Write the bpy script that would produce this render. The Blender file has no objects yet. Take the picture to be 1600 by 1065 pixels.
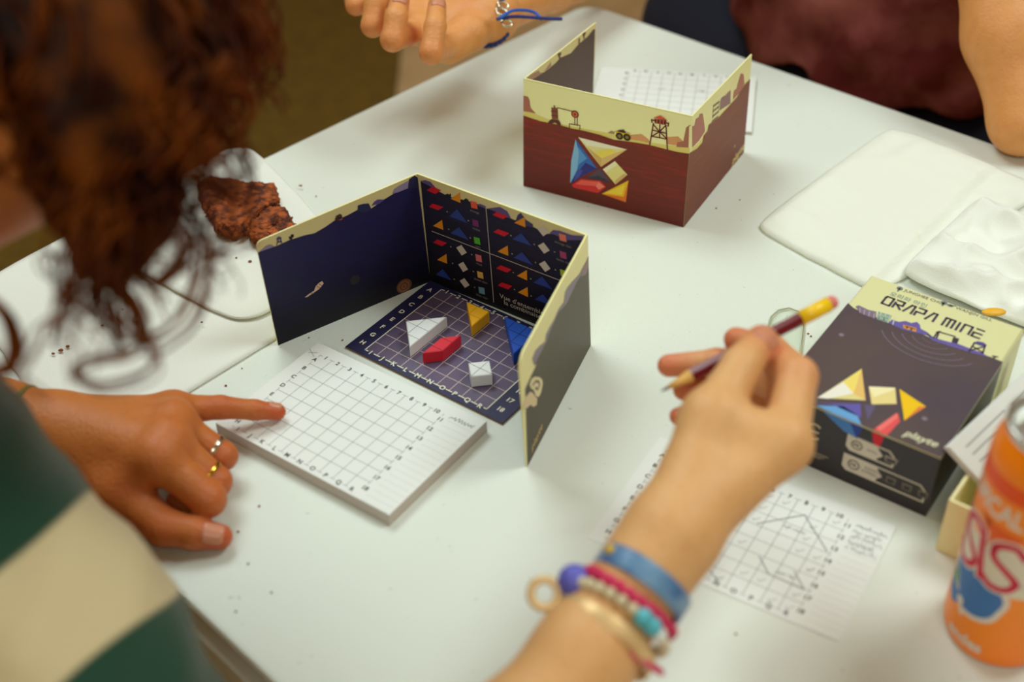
import bpy, math, random
import numpy as np
from mathutils import Vector, Matrix, noise as mnoise
from mathutils.geometry import tessellate_polygon
# ---------------------------------------------------------------- units: lengths below are in cells of the game grid, 1 cell = 10.6 mm
S = .0106
TZ = .74                      # table top above the floor
C = bpy.context.scene.collection
sc = bpy.context.scene
rnd = random.Random(7)
def W(p): return (p[0]*S, p[1]*S, TZ + p[2]*S)
def lin(c):
    return tuple((v/255/12.92 if v/255 <= .04045 else ((v/255+.055)/1.055)**2.4) for v in c[:3])
# ---------------------------------------------------------------- camera
cam = bpy.data.cameras.new('camera'); camo = bpy.data.objects.new('camera', cam); C.objects.link(camo)
cam.sensor_width = 36; cam.lens = 2057.2*36/1600; cam.clip_start = .02; cam.clip_end = 30
R = [[0.999752, 0.022247, -0.0], [-0.014069, 0.632241, -0.774644], [-0.017234, 0.774452, 0.632398]]
camo.matrix_world = Matrix.Translation(W((0, 0, 54.933))) @ Matrix(R).to_4x4()
cam.dof.use_dof = True; cam.dof.focus_distance = .945; cam.dof.aperture_fstop = 3.8; cam.dof.aperture_blades = 0
sc.camera = camo
# ---------------------------------------------------------------- world, lights, exposure
w = bpy.data.worlds.new('world'); sc.world = w; w.use_nodes = True
bg = w.node_tree.nodes['Background']; bg.inputs[0].default_value = (1.0, .54, .19, 1); bg.inputs[1].default_value = .23
def area(name, loc, aim, size, power, col):
    l = bpy.data.lights.new(name, 'AREA'); l.shape = 'RECTANGLE'; l.size = size[0]; l.size_y = size[1]; l.energy = power; l.color = col
    o = bpy.data.objects.new(name, l); C.objects.link(o); o.location = loc
    o.rotation_euler = (Vector(aim)-Vector(loc)).to_track_quat('-Z', 'Y').to_euler()
area('ceiling_light_left', (-.50, 1.40, 2.2), (0, .78, .74), (.8, .6), 13.8, (.87, 1.03, 1.06))
area('ceiling_light_right', (1.05, .86, 2.35), (0, .85, .74), (.6, .6), 14.2, (.89, 1.03, 1.04))
area('front_fill', (-.15, -1.05, 2.5), (0, .85, .74), (1.4, .8), 16.5, (.91, 1.03, 1.02))  # added soft fill for the camera-facing panels, not an actual ceiling fixture
vs = sc.view_settings; vs.view_transform = 'Standard'; vs.look = 'None'; vs.gamma = 1; vs.exposure = 0.0; vs.use_curve_mapping = False
# ---------------------------------------------------------------- materials
MC = {}
def pm(name, col, rough=.55, bump=0, bscale=900, spots=None, col2=None, nscale=60, sss=0, metal=0, spec=.5, stretch=None, trans=0, sheen=0, detail=4, rampx=(.4, .65)):
    if name in MC: return MC[name]
    m = bpy.data.materials.new(name); m.use_nodes = True; nt = m.node_tree; b = nt.nodes['Principled BSDF']
    b.inputs['Base Color'].default_value = lin(col)+(1,); b.inputs['Roughness'].default_value = rough
    b.inputs['Metallic'].default_value = metal; b.inputs['Specular IOR Level'].default_value = spec
    if sss:
        b.inputs['Subsurface Weight'].default_value = sss; b.inputs['Subsurface Radius'].default_value = (1, .45, .25); b.inputs['Subsurface Scale'].default_value = .004
    if sheen: b.inputs['Sheen Weight'].default_value = sheen
    tc = nt.nodes.new('ShaderNodeTexCoord'); out = tc.outputs['Object']
    if stretch:
        mp = nt.nodes.new('ShaderNodeMapping'); mp.inputs['Scale'].default_value = stretch; nt.links.new(out, mp.inputs[0]); out = mp.outputs[0]
    if col2 is not None:
        n = nt.nodes.new('ShaderNodeTexNoise'); n.inputs['Scale'].default_value = nscale; n.inputs['Detail'].default_value = detail; nt.links.new(out, n.inputs[0])
        r = nt.nodes.new('ShaderNodeValToRGB'); r.color_ramp.elements[0].color = lin(col)+(1,); r.color_ramp.elements[1].color = lin(col2)+(1,)
        r.color_ramp.elements[0].position = rampx[0]; r.color_ramp.elements[1].position = rampx[1]
        nt.links.new(n.outputs[0], r.inputs[0]); nt.links.new(r.outputs[0], b.inputs['Base Color'])
    if bump:
        n = nt.nodes.new('ShaderNodeTexNoise'); n.inputs['Scale'].default_value = bscale; n.inputs['Detail'].default_value = 3; nt.links.new(out, n.inputs[0])
        bp = nt.nodes.new('ShaderNodeBump'); bp.inputs['Strength'].default_value = bump; bp.inputs['Distance'].default_value = .001
        nt.links.new(n.outputs[0], bp.inputs['Height']); nt.links.new(bp.outputs[0], b.inputs['Normal'])
    MC[name] = m; return m
def ink(col, rough=.5): return pm('print_%02x%02x%02x' % tuple(col), col, rough, spec=.35)
def skin_mat(name, base, pink, deep):
    m = pm(name, base, .5, bump=.55, bscale=420, sss=.22, spec=.4); nt = m.node_tree; b = nt.nodes['Principled BSDF']
    a = nt.nodes.new('ShaderNodeAttribute'); a.attribute_name = 'flush'
    n = nt.nodes.new('ShaderNodeTexNoise'); n.inputs['Scale'].default_value = 55; n.inputs['Detail'].default_value = 5
    mx = nt.nodes.new('ShaderNodeMix'); mx.data_type = 'RGBA'; mx.inputs[6].default_value = lin(base)+(1,); mx.inputs[7].default_value = lin(pink)+(1,)
    nt.links.new(a.outputs['Fac'], mx.inputs[0])
    m2 = nt.nodes.new('ShaderNodeMix'); m2.data_type = 'RGBA'; m2.inputs[7].default_value = lin(deep)+(1,)
    mr = nt.nodes.new('ShaderNodeMapRange'); mr.inputs[1].default_value = .45; mr.inputs[2].default_value = .8; mr.inputs[4].default_value = .35
    nt.links.new(n.outputs[0], mr.inputs[0]); nt.links.new(mr.outputs[0], m2.inputs[0]); nt.links.new(mx.outputs[2], m2.inputs[6]); nt.links.new(m2.outputs[2], b.inputs['Base Color'])
    return m
# ---------------------------------------------------------------- object helpers
ORG = {}
def props(o, label=None, cat=None, group=None, kind=None):
    for k, v in (('label', label), ('category', cat), ('group', group), ('kind', kind)):
        if v: o[k] = v
    return o
def thing(name, label, cat, base, group=None):
    o = bpy.data.objects.new(name, None); C.objects.link(o); o.empty_display_size = .02; o.location = W(base); ORG[o.name] = Vector(W(base))
    return props(o, label, cat, group)
def obj(name, vf, mat, parent=None, smooth=False, base=None, fmi=None, label=None):
    vs_, fs = vf
    org = ORG[parent.name] if parent else Vector(W(base if base is not None else np.mean(np.array(vs_), 0)))
    a = np.array(vs_, float)*S; a[:, 2] += TZ; a -= np.array(org)
    me = bpy.data.meshes.new(name); me.from_pydata(a.tolist(), [], [tuple(f) for f in fs]); me.update()
    for m in (mat if isinstance(mat, (list, tuple)) else [mat]): me.materials.append(m)
    if fmi is not None: me.polygons.foreach_set('material_index', np.array(fmi, np.int32))
    if smooth: me.polygons.foreach_set('use_smooth', np.ones(len(me.polygons), bool))
    o = bpy.data.objects.new(name, me); C.objects.link(o)
    if parent: o.parent = parent
    else: o.location = org
    ORG[o.name] = org
    if label: o['label'] = label
    return o
def join(*vfs):
    V, F = [], []
    for v, f in vfs:
        b = len(V); V.extend([tuple(p) for p in v]); F.extend([tuple(i+b for i in q) for q in f])
    return V, F
def n_(v): v = np.array(v, float); return v/max(np.linalg.norm(v), 1e-9)
A_ = lambda *p: np.array(p, float)
def prism(poly, z0, z1, bev=.05):
    """bevelled upright prism over a polygon (x, y)"""
    p = np.array(poly, float)
    if sum(p[i][0]*p[(i+1) % len(p)][1]-p[(i+1) % len(p)][0]*p[i][1] for i in range(len(p))) < 0: p = p[::-1]
    n = len(p)
    def inset(d):
        out = []
        for i in range(n):
            e1, e2 = n_(p[i]-p[i-1]), n_(p[(i+1) % n]-p[i]); m1, m2 = A_(-e1[1], e1[0]), A_(-e2[1], e2[0])
            out.append(p[i]+d*(m1+m2)/max(1+m1@m2, .35))
        return out
    rings = [(bev, z0), (0, z0+bev), (0, z1-bev), (bev, z1)]
    V, F = [], []
    for d, z in rings: V += [(q[0], q[1], z) for q in inset(d)]
    for k in range(3):
        for i in range(n): j = (i+1) % n; F.append((k*n+i, k*n+j, (k+1)*n+j, (k+1)*n+i))
    F.append(tuple(range(n-1, -1, -1))); F.append(tuple(range(3*n, 4*n)))
    return V, F
def hexa(b, t):
    """box from 4 bottom and 4 top corners (both counter-clockwise from above)"""
    return [tuple(q) for q in b]+[tuple(q) for q in t], [(3, 2, 1, 0), (4, 5, 6, 7)]+[(i, (i+1) % 4, 4+(i+1) % 4, 4+i) for i in range(4)]
def catmull(pts, n=10):
    p = np.array(pts, float); p = np.vstack([2*p[0]-p[1], p, 2*p[-1]-p[-2]]); out = []
    for i in range(1, len(p)-2):
        for k in range(n):
            t = k/n; out.append(.5*(2*p[i]+(p[i+1]-p[i-1])*t+(2*p[i-1]-5*p[i]+4*p[i+1]-p[i+2])*t*t+(-p[i-1]+3*p[i]-3*p[i+1]+p[i+2])*t**3))
    out.append(p[-2]); return np.array(out)
def tube(path, rad, seg=6, closed=False, flat=None):
    """tube along a path; rad a number or a list; flat=(axis vector, factor) squashes the section along an axis"""
    P = np.array(path, float); n = len(P); r = np.full(n, rad, float) if np.isscalar(rad) else np.array(rad, float)
    T = np.roll(P, -1, 0)-np.roll(P, 1, 0) if closed else np.gradient(P, axis=0)
    T /= np.linalg.norm(T, axis=1)[:, None]+1e-9
    u = np.cross(T[0], (0, 0, 1.)); u = np.cross(T[0], (1., 0, 0)) if np.linalg.norm(u) < .1 else u; u = n_(u)
    V = []; ang = np.linspace(0, 2*math.pi, seg, endpoint=False)
    for i in range(n):
        u = n_(u-(u@T[i])*T[i]); v = np.cross(T[i], u)
        ring = np.outer(np.cos(ang), u)+np.outer(np.sin(ang), v)
        if flat is not None: a = np.array(flat[0]); ring = ring-np.outer(ring@a, a)*(1-flat[1])
        V.append(P[i]+ring*r[i])
    V = np.concatenate(V); F = []
    for i in range(n if closed else n-1):
        j = (i+1) % n
        for k in range(seg): l = (k+1) % seg; F.append((i*seg+k, i*seg+l, j*seg+l, j*seg+k))
    if not closed: F.append(tuple(range(seg-1, -1, -1))); F.append(tuple((n-1)*seg+k for k in range(seg)))
    return V.tolist(), F
def lathe(c, prof, seg=64):
    V, F = [], []
    for r, z in prof:
        for k in range(seg): a = 2*math.pi*k/seg; V.append((c[0]+r*math.cos(a), c[1]+r*math.sin(a), c[2]+z))
    for i in range(len(prof)-1):
        for k in range(seg): l = (k+1) % seg; F.append((i*seg+k, i*seg+l, (i+1)*seg+l, (i+1)*seg+k))
    return V, F
def ring_path(c, axis, r, n=40, r2=None, a0=0):
    ax = n_(axis); u = n_(np.cross(ax, (.3, .2, 1.))); v = np.cross(ax, u); r2 = r2 or r
    return [np.array(c)+r*math.cos(a0+2*math.pi*i/n)*u+r2*math.sin(a0+2*math.pi*i/n)*v for i in range(n)]
def ball(c, r, seg=10, sq=(1, 1, 1)):
    V, F = lathe((0, 0, 0), [(max(math.sin(math.pi*i/seg), 1e-3), -math.cos(math.pi*i/seg)) for i in range(seg+1)], seg+2)
    return [(c[0]+p[0]*r*sq[0], c[1]+p[1]*r*sq[1], c[2]+p[2]*r*sq[2]) for p in V], F
# ---------------------------------------------------------------- flat print: coloured outlines laid on a surface
def frame(o, u, v, n): o, u, v, n = [np.array(q, float) for q in (o, u, v, n)]; return lambda a, b, h: o+a*u+b*v+h*n
def quad_frame(bl, br, tl, tr, Wd, Hd, n):
    bl, br, tl, tr, n = [np.array(q, float) for q in (bl, br, tl, tr, n)]
    return lambda a, b, h: (bl*(1-a/Wd)+br*a/Wd)*(1-b/Hd)+(tl*(1-a/Wd)+tr*a/Wd)*b/Hd+h*n
class Art:
    def __init__(s, fr, eps=.008): s.fr, s.V, s.F, s.mi, s.mats, s.eps = fr, [], [], [], [], eps
    def m(s, col):
        mt = col if isinstance(col, bpy.types.Material) else ink(col)
        if mt not in s.mats: s.mats.append(mt)
        return s.mats.index(mt)
    def mesh(s, col, V2, F, lay):
        b = len(s.V); s.V += [tuple(s.fr(x, y, s.eps*lay)) for x, y in V2]; s.F += [tuple(i+b for i in f) for f in F]; s.mi += [s.m(col)]*len(F)
    def poly(s, col, pts, lay=1):
        a = sum(pts[i][0]*pts[(i+1) % len(pts)][1]-pts[(i+1) % len(pts)][0]*pts[i][1] for i in range(len(pts)))
        pts = pts if a > 0 else pts[::-1]
        if len(pts) < 5: s.mesh(col, pts, [tuple(range(len(pts)))], lay); return
        T_ = tessellate_polygon([[Vector((p[0], p[1], 0)) for p in pts]]); F_ = []
        for t in T_:
            c_ = (pts[t[1]][0]-pts[t[0]][0])*(pts[t[2]][1]-pts[t[0]][1])-(pts[t[1]][1]-pts[t[0]][1])*(pts[t[2]][0]-pts[t[0]][0]); F_.append(tuple(t) if c_ > 0 else tuple(t[::-1]))
        s.mesh(col, pts, F_, lay)
    def line(s, col, pts, wd, lay=2):
        for a, b in zip(pts[:-1], pts[1:]):
            d = A_(b[0]-a[0], b[1]-a[1]); L = np.linalg.norm(d)
            if L < 1e-6: continue
            d /= L; q = A_(-d[1], d[0])*wd/2; e = d*wd/2*.6; a_, b_ = A_(*a)-e, A_(*b)+e
            s.poly(col, [tuple(a_-q), tuple(b_-q), tuple(b_+q), tuple(a_+q)], lay)
    def circ(s, col, c, r, lay=2, n=14, sy=1): s.poly(col, [(c[0]+r*math.cos(2*math.pi*i/n), c[1]+r*sy*math.sin(2*math.pi*i/n)) for i in range(n)], lay)
    def text(s, col, t, x, y, size, lay=3, rot=0, bold=.0, align='C', shear=0, sx=1):
        V, F = glyphs(t, bold); xs = [v[0] for v in V]; ys = [v[1] for v in V]
        dx = (min(xs)+max(xs))/2 if align == 'C' else min(xs); dy = .36
        ca, sa = math.cos(rot), math.sin(rot)
        V2 = [((v[0]-dx+shear*(v[1]-dy))*size*sx, (v[1]-dy)*size) for v in V]
        s.mesh(col, [(x+p*ca-q*sa, y+p*sa+q*ca) for p, q in V2], F, lay)
    def scribble(s, col, x, y, wd, ht, wt, seed, rot=0, lay=3):
        r = random.Random(seed); pts = []; n = max(6, int(wd/ht*3.2)); ca, sa = math.cos(rot), math.sin(rot)
        for i in range(n+1):
            p = wd*i/n+r.uniform(-.3, .3)*wd/n; q = (r.uniform(.35, 1.) if i % 2 else r.uniform(-.15, .25))*ht
            pts.append((x+p*ca-q*sa, y+p*sa+q*ca))
            if r.random() < .16 and len(pts) > 2: s.line(col, pts, wt, lay); pts = []
        if len(pts) > 1: s.line(col, pts, wt, lay)
    def build(s, name, parent, label=None): return obj(name, (s.V, s.F), s.mats, parent, fmi=s.mi, label=label)
GL = {}
def glyphs(t, bold=0):
    k = (t, bold)
    if k not in GL:
        c = bpy.data.curves.new('lettering', 'FONT'); c.body = t; c.size = 1; c.offset = bold; c.resolution_u = 3
        o = bpy.data.objects.new('lettering', c); C.objects.link(o); m = bpy.data.meshes.new_from_object(o)
        GL[k] = ([(v.co.x, v.co.y) for v in m.vertices], [tuple(p.vertices) for p in m.polygons])
        bpy.data.objects.remove(o); bpy.data.meshes.remove(m); bpy.data.curves.remove(c)
    return GL[k]
# ---------------------------------------------------------------- implicit surfaces (bodies, cloth, cake)
def smin(a, b, k):
    if k <= 0: return np.minimum(a, b)
    h = np.maximum(k-np.abs(a-b), 0)/k; return np.minimum(a, b)-h*h*k*.25
def cone(P, a, ra, b, rb):
    a, b = np.array(a, np.float32), np.array(b, np.float32); ab = b-a
    t = np.clip(((P-a)@ab)/max(ab@ab, 1e-9), 0, 1); d = P-a-t[..., None]*ab
    return np.sqrt((d*d).sum(-1))-(ra+t*(rb-ra))
def ell(P, c, r, rot=None):
    q = P-np.array(c, np.float32)
    if rot is not None: q = q@np.array(rot, np.float32).T
    r = np.array(r, np.float32); k = np.sqrt(((q/r)**2).sum(-1)); return (k-1)*r.min()
def nets(fn, lo, hi, h):
    lo, hi = np.array(lo, float), np.array(hi, float); n = np.maximum(((hi-lo)/h).astype(int)+2, 3)
    ax = [lo[i]+h*np.arange(n[i]) for i in range(3)]
    P = np.stack(np.meshgrid(*ax, indexing='ij'), -1).astype(np.float32); D = fn(P).astype(np.float32); I = D < 0
    m = n-1; acc = np.zeros((*m, 3), np.float32); cnt = np.zeros(tuple(m), np.float32)
    def sl(A, o): return A[o[0]:o[0]+m[0], o[1]:o[1]+m[1], o[2]:o[2]+m[2]]
    cor = [(i, j, k) for i in (0, 1) for j in (0, 1) for k in (0, 1)]
    for a in cor:
        for d in range(3):
            if a[d]: continue
            b = list(a); b[d] = 1; da, db = sl(D, a), sl(D, b); x = (sl(I, a) != sl(I, b))
            t = np.where(x, da/np.where(x, da-db, 1), 0)
            for e in range(3): acc[..., e] += np.where(x, a[e]+(t if e == d else 0), 0)
            cnt += x
    act = cnt > 0; idx = np.full(tuple(m), -1, np.int64); idx[act] = np.arange(act.sum())
    g = np.stack(np.nonzero(act), -1); V = lo+h*(g+acc[act]/cnt[act][:, None]); F = []
    for d in range(3):
        e, f = (d+1) % 3, (d+2) % 3
        s0 = [slice(1, m[0]), slice(1, m[1]), slice(1, m[2])]; s0[d] = slice(0, m[d]); s1 = list(s0); s1[d] = slice(1, m[d]+1)
        x = I[tuple(s0)] != I[tuple(s1)]; q = np.stack(np.nonzero(x), -1); ins = I[tuple(s0)][x]
        q = q+1; q[:, d] -= 1
        def cell(oe, of):
            c = q.copy(); c[:, e] += oe; c[:, f] += of; return idx[c[:, 0], c[:, 1], c[:, 2]]
        quad = np.stack([cell(-1, -1), cell(0, -1), cell(0, 0), cell(-1, 0)], -1); quad[~ins] = quad[~ins][:, ::-1]; F.append(quad)
    return V, np.concatenate(F)
def limb_field(palm, fingers, kp=.8, kf=.25, kj=.4):
    def fn(P):
        d = None
        for a, ra, b, rb in palm: x = cone(P, a, ra, b, rb); d = x if d is None else smin(d, x, kp)
        base = d
        for fg in fingers:
            f = None
            for (a, ra), (b, rb) in zip(fg[:-1], fg[1:]): x = cone(P, a, ra, b, rb); f = x if f is None else smin(f, x, kf)
            d = np.minimum(d, smin(base, f, kj))
        return d
    return fn
def limb_mesh(palm, fingers, h=.13, **k):
    pts = [np.array(q[i]) for q in palm for i in (0, 2)]+[np.array(p) for f in fingers for p, r in f]
    lo, hi = np.min(pts, 0)-3.3, np.max(pts, 0)+3.3
    return nets(limb_field(palm, fingers, **k), lo, hi, h)
def skin_obj(name, meshes, mat, parent, flush, label=None):
    V = np.concatenate([m[0] for m in meshes]); F = []; b = 0
    for v, f in meshes: F.extend((np.array(f)+b).tolist()); b += len(v)
    o = obj(name, (V.tolist(), F), mat, parent, smooth=True, label=label)
    w_ = np.zeros(len(V))
    for c, r, s in flush: w_ = np.maximum(w_, s*np.exp(-((V-np.array(c))**2).sum(1)/r**2))
    at = o.data.attributes.new('flush', 'FLOAT', 'POINT'); at.data.foreach_set('value', w_.astype(np.float32)); return o
def nail(tip, prev, normal, r, rp, ln, parent, back=.05):
    tip, prev = np.array(tip, float), np.array(prev, float); L_ = np.linalg.norm(tip-prev); ax = (tip-prev)/L_; nm = np.array(normal, float); nm = n_(nm-(nm@ax)*ax); sd = np.cross(ax, nm)
    V, F = [], []; nu, nv = 9, 8
    for i in range(nv):
        t = i/(nv-1); wdt = .86*(1-.22*(1-t)**3)*(1 if t < .8 else 1-.3*((t-.8)/.2)**2); x = -ln*.72+ln*t-back; rr = r+(rp-r)*max(0, -x)/L_
        if x > 0: rr = math.sqrt(max(r*r-x*x, .3*r*r))
        for j in range(nu):
            a = (j/(nu-1)*2-1)*wdt; V.append(tip+ax*x+(rr+.05-.02*(2*j/(nu-1)-1)**2)*(math.cos(a)*nm+math.sin(a)*sd))
    V += [v-nm*.14 for v in V[:]]
    for k, s_ in ((0, 1), (nu*nv, -1)):
        for i in range(nv-1):
            for j in range(nu-1):
                q = (k+i*nu+j, k+i*nu+j+1, k+(i+1)*nu+j+1, k+(i+1)*nu+j); F.append(q if s_ > 0 else q[::-1])
    bd = [j for j in range(nu)]+[i*nu+nu-1 for i in range(1, nv)]+[(nv-1)*nu+j for j in range(nu-2, -1, -1)]+[i*nu for i in range(nv-2, 0, -1)]
    for k in range(len(bd)): a, b = bd[k], bd[(k+1) % len(bd)]; F.append((a, a+nu*nv, b+nu*nv, b))
    return obj('fingernail', ([tuple(v) for v in V], F), pm('fingernail', (208, 138, 106), .3, spec=.5), parent, smooth=True)

# ================================================================ SETTING
def plane(name, pts, mat, kind='structure'): return props(obj(name, (pts, [tuple(range(len(pts)))]), mat), kind=kind)
FZ = -TZ/S
plane('floor', [(-600, -300, FZ), (600, -300, FZ), (600, 620, FZ), (-600, 620, FZ)], pm('tan_lino', (206, 178, 132), .6, col2=(190, 162, 118), nscale=8))
rug = obj('carpet', prism([(-420, 122), (-21.5, 122), (-21.5, 480), (-420, 480)], FZ, FZ+1, .3), pm('olive_carpet', (112, 88, 18), .95, bump=.6, bscale=400, col2=(100, 78, 14), nscale=30))
props(rug, 'dark olive green carpet lying on the floor behind the table', 'carpet')

# ================================================================ FOLDING TABLE
quad = [A_(8, 118.4), A_(-41.1, 69.9), A_(77.9, -51.6), A_(134.7, 5.)]
def rounded(q, r, n=8):
    out = []
    for i in range(4):
        p, a, b = q[i], n_(q[i-1]-q[i]), n_(q[(i+1) % 4]-q[i]); h = math.acos(max(-1, min(1, a@b)))/2
        c = p+n_(a+b)*r/math.sin(h); s, e = p+a*r/math.tan(h)-c, p+b*r/math.tan(h)-c
        for k in range(n+1): v = n_(s*(1-k/n)+e*k/n)*r; out.append((c, v))
    return out
tb = thing('folding_table', 'large white plastic folding table with a grained top', 'table', (40, 35, FZ))
white_plastic = pm('white_plastic', (226, 231, 218), .42, bump=.45, bscale=1300, spec=.4, col2=(170, 160, 134), nscale=260, detail=1.5, rampx=(.745, .85))
def table_ring(prof):
    V, F = [], []; rd = rounded(quad, 2.2); n = len(rd)
    for ins, z in prof:
        for c, v in rd: q = c+v*(1-ins/2.2); V.append((q[0], q[1], z))
    for k in range(len(prof)-1):
        for i in range(n): j = (i+1) % n; F.append((k*n+j, k*n+i, (k+1)*n+i, (k+1)*n+j))
    return V, F, n
V, F, n = table_ring([(.35, 0), (.12, -.05), (.0, -.25), (.02, -.6), (.5, -.75)]); F.append(tuple(range(n))[::1]); obj('table_top', (V, F), white_plastic, tb)
V, F, n = table_ring([(.5, -.7), (.5, -1.7)]); obj('edge_groove', (V, F), pm('groove_shade_brown', (150, 112, 66), .6), tb, label='groove under the table rim with its brown shade painted in')  # warm shadow of the recess painted in as brown
V, F, n = table_ring([(.5, -1.6), (.1, -1.75), (-.3, -2.0), (-.35, -4.1), (.3, -4.4)]); F.append(tuple(range(n*4, n*5))[::-1]); obj('skirt', (V, F), white_plastic, tb)
for c in ((8, 104), (-28, 69), (75, -38), (122, 6)):
    c = (c[0]*.97, c[1]*.97); obj('leg', tube([(c[0], c[1], -4.3), (c[0], c[1], FZ+.3)], 1.3, 12), pm('grey_tube', (120, 122, 120), .4, metal=.6), tb, smooth=True)

# ================================================================ GAME SCREENS
CREAM = (238, 232, 166)
cardc = pm('cream_card', CREAM, .5, spec=.35)
cream_in = pm('cream_card_inside', (226, 212, 150), .5, spec=.35)
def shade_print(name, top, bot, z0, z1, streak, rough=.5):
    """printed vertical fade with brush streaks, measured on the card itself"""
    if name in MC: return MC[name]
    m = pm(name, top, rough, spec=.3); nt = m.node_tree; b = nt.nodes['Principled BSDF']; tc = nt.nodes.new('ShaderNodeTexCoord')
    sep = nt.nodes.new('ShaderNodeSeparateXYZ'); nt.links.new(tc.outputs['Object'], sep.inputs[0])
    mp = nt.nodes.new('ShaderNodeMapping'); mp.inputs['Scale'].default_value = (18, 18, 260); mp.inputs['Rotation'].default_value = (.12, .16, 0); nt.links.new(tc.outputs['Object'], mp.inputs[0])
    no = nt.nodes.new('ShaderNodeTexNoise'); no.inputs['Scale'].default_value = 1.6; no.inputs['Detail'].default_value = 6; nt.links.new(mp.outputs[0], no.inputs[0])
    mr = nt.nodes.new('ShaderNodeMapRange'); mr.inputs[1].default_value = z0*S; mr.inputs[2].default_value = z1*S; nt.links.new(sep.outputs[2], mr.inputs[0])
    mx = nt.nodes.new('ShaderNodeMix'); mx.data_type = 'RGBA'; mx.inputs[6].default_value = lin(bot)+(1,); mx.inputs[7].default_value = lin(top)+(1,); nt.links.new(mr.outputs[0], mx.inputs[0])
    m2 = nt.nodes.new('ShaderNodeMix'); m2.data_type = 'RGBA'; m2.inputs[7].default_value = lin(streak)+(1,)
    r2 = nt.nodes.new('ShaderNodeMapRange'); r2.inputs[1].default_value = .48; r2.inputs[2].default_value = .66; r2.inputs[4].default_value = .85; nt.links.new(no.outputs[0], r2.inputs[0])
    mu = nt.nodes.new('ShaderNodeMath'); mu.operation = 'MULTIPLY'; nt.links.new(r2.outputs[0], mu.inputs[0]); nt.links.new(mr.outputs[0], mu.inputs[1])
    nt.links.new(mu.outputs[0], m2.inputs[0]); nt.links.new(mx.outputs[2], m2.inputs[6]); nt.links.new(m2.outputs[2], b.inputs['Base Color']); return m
def card_panel(root, bl, br, tl, tr, outn, Wd, Hd, mats, round_l=0, round_r=0, th=.12, nl=None, nr=None):
    """one flap of a folded card; mats = inside, outside, cut edge; nl / nr = outward normals of the flaps it is folded to; returns part and the two print frames"""
    bl, br, tl, tr = [np.array(q, float) for q in (bl, br, tl, tr)]; nrm = n_(np.cross(br-bl, tl-bl)); nrm = nrm if nrm@np.array(outn, float) > 0 else -nrm
    mit = lambda m: nrm*th if m is None else (nrm+m)/max(1+nrm@m, .3)*th
    ml, mr_ = mit(nl), mit(nr)
    f = quad_frame(bl, br, tl, tr, Wd, Hd, nrm); g = lambda a, b: f(a, b, 0)+ml*(1-a/Wd)+mr_*a/Wd; pts = [(0, 0), (Wd, 0)]
    def arc(cx, cy, r, a0, a1): return [(cx+r*math.cos(a0+(a1-a0)*k/6), cy+r*math.sin(a0+(a1-a0)*k/6)) for k in range(7)]
    pts += arc(Wd-round_r, Hd-round_r, round_r, 0, math.pi/2) if round_r else [(Wd, Hd)]
    pts += arc(round_l, Hd-round_l, round_l, math.pi/2, math.pi) if round_l else [(0, Hd)]
    n = len(pts); V = [f(a, b, 0) for a, b in pts]+[g(a, b) for a, b in pts]
    flip = np.cross(br-bl, tl-bl)@nrm > 0
    fin, fout = tuple(range(n)), tuple(range(n, 2*n)); F = [fin[::-1] if flip else fin, fout if flip else fout[::-1]]
    for i in range(n): j = (i+1) % n; q = (i, j, n+j, n+i); F.append(q if flip else q[::-1])
    o = obj('panel', ([tuple(v) for v in V], F), mats, root, fmi=[0, 1]+[2]*n)
    fin_ = lambda a, b, h: f(a, b, -h); fo_ = lambda a, b, h: g(a, b)+h*nrm
    return o, fin_, fo_
def outn_(bl, br, tl, d): v = n_(np.cross(np.array(br)-np.array(bl), np.array(tl)-np.array(bl))); return v if v@np.array(d, float) > 0 else -v
NLb, N1b, N2b, NRb = (-15.430,67.380,0.000), (-5.610,74.090,0.000), (5.010,66.610,0.000), (0.630,55.570,0.000)
NLt, N1t, N2t, NRt = (-15.698,67.103,8.449), (-5.964,73.748,9.000), (4.628,66.344,9.000), (0.267,55.312,8.502)
nA, nB, nC = outn_(NLb, N1b, NLt, (-1, 1, 0)), outn_(N1b, N2b, N1t, (1, 1, 0)), outn_(NRb, N2b, NRt, (1, -.3, 0))
scr = thing('game_screen', 'open three-panel cardboard screen with dark blue inside around the grid board', 'game screen', (-3, 68, 0))
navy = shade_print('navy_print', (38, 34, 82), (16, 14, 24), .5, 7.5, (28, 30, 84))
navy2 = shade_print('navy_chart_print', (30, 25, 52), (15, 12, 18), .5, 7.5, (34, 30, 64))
dusk = pm('grey_brown_print', (82, 73, 50), .5, col2=(74, 65, 46), nscale=20)
pl, fi, fo = card_panel(scr, NLb, N1b, NLt, N1t, (-1, 1, 0), 11.9, 9.1, (cream_in, cardc, cardc), round_l=.45, nr=nB)
a = Art(fi)
a.poly(navy, [(0,8.27),(0.43,8.29),(1.3,8.18),(2.14,8.21),(3.22,8.09),(3.98,7.92),(4.79,8.05),(5.48,8.24),(6.42,8.22),(7.24,8.31),(8,7.91),(9.21,8.24),(9.99,8.38),(11.11,8.35),(11.9,8.45),(11.9,0),(0,0)], 1)
a.poly((146, 134, 160), [(0.02,8.28),(0.58,8.54),(0.91,8.52),(1.17,8.2),(0.43,8.27)], 2)
a.poly((150, 140, 168), [(9.86,8.41),(10.04,8.72),(10.47,8.82),(11.2,8.89),(11.16,8.33),(10.4,8.34)], 2)
a.poly((40, 44, 78), [(11.07,8.31),(11.24,8.98),(11.69,9.1),(11.9,8.82),(11.9,8.25),(11.88,8.01)], 3)
a.poly((44, 50, 84), [(7.2,8.21),(7.29,8.65),(7.69,8.6),(8.08,8.46),(8.21,7.93),(7.72,7.86)], 3)
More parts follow.
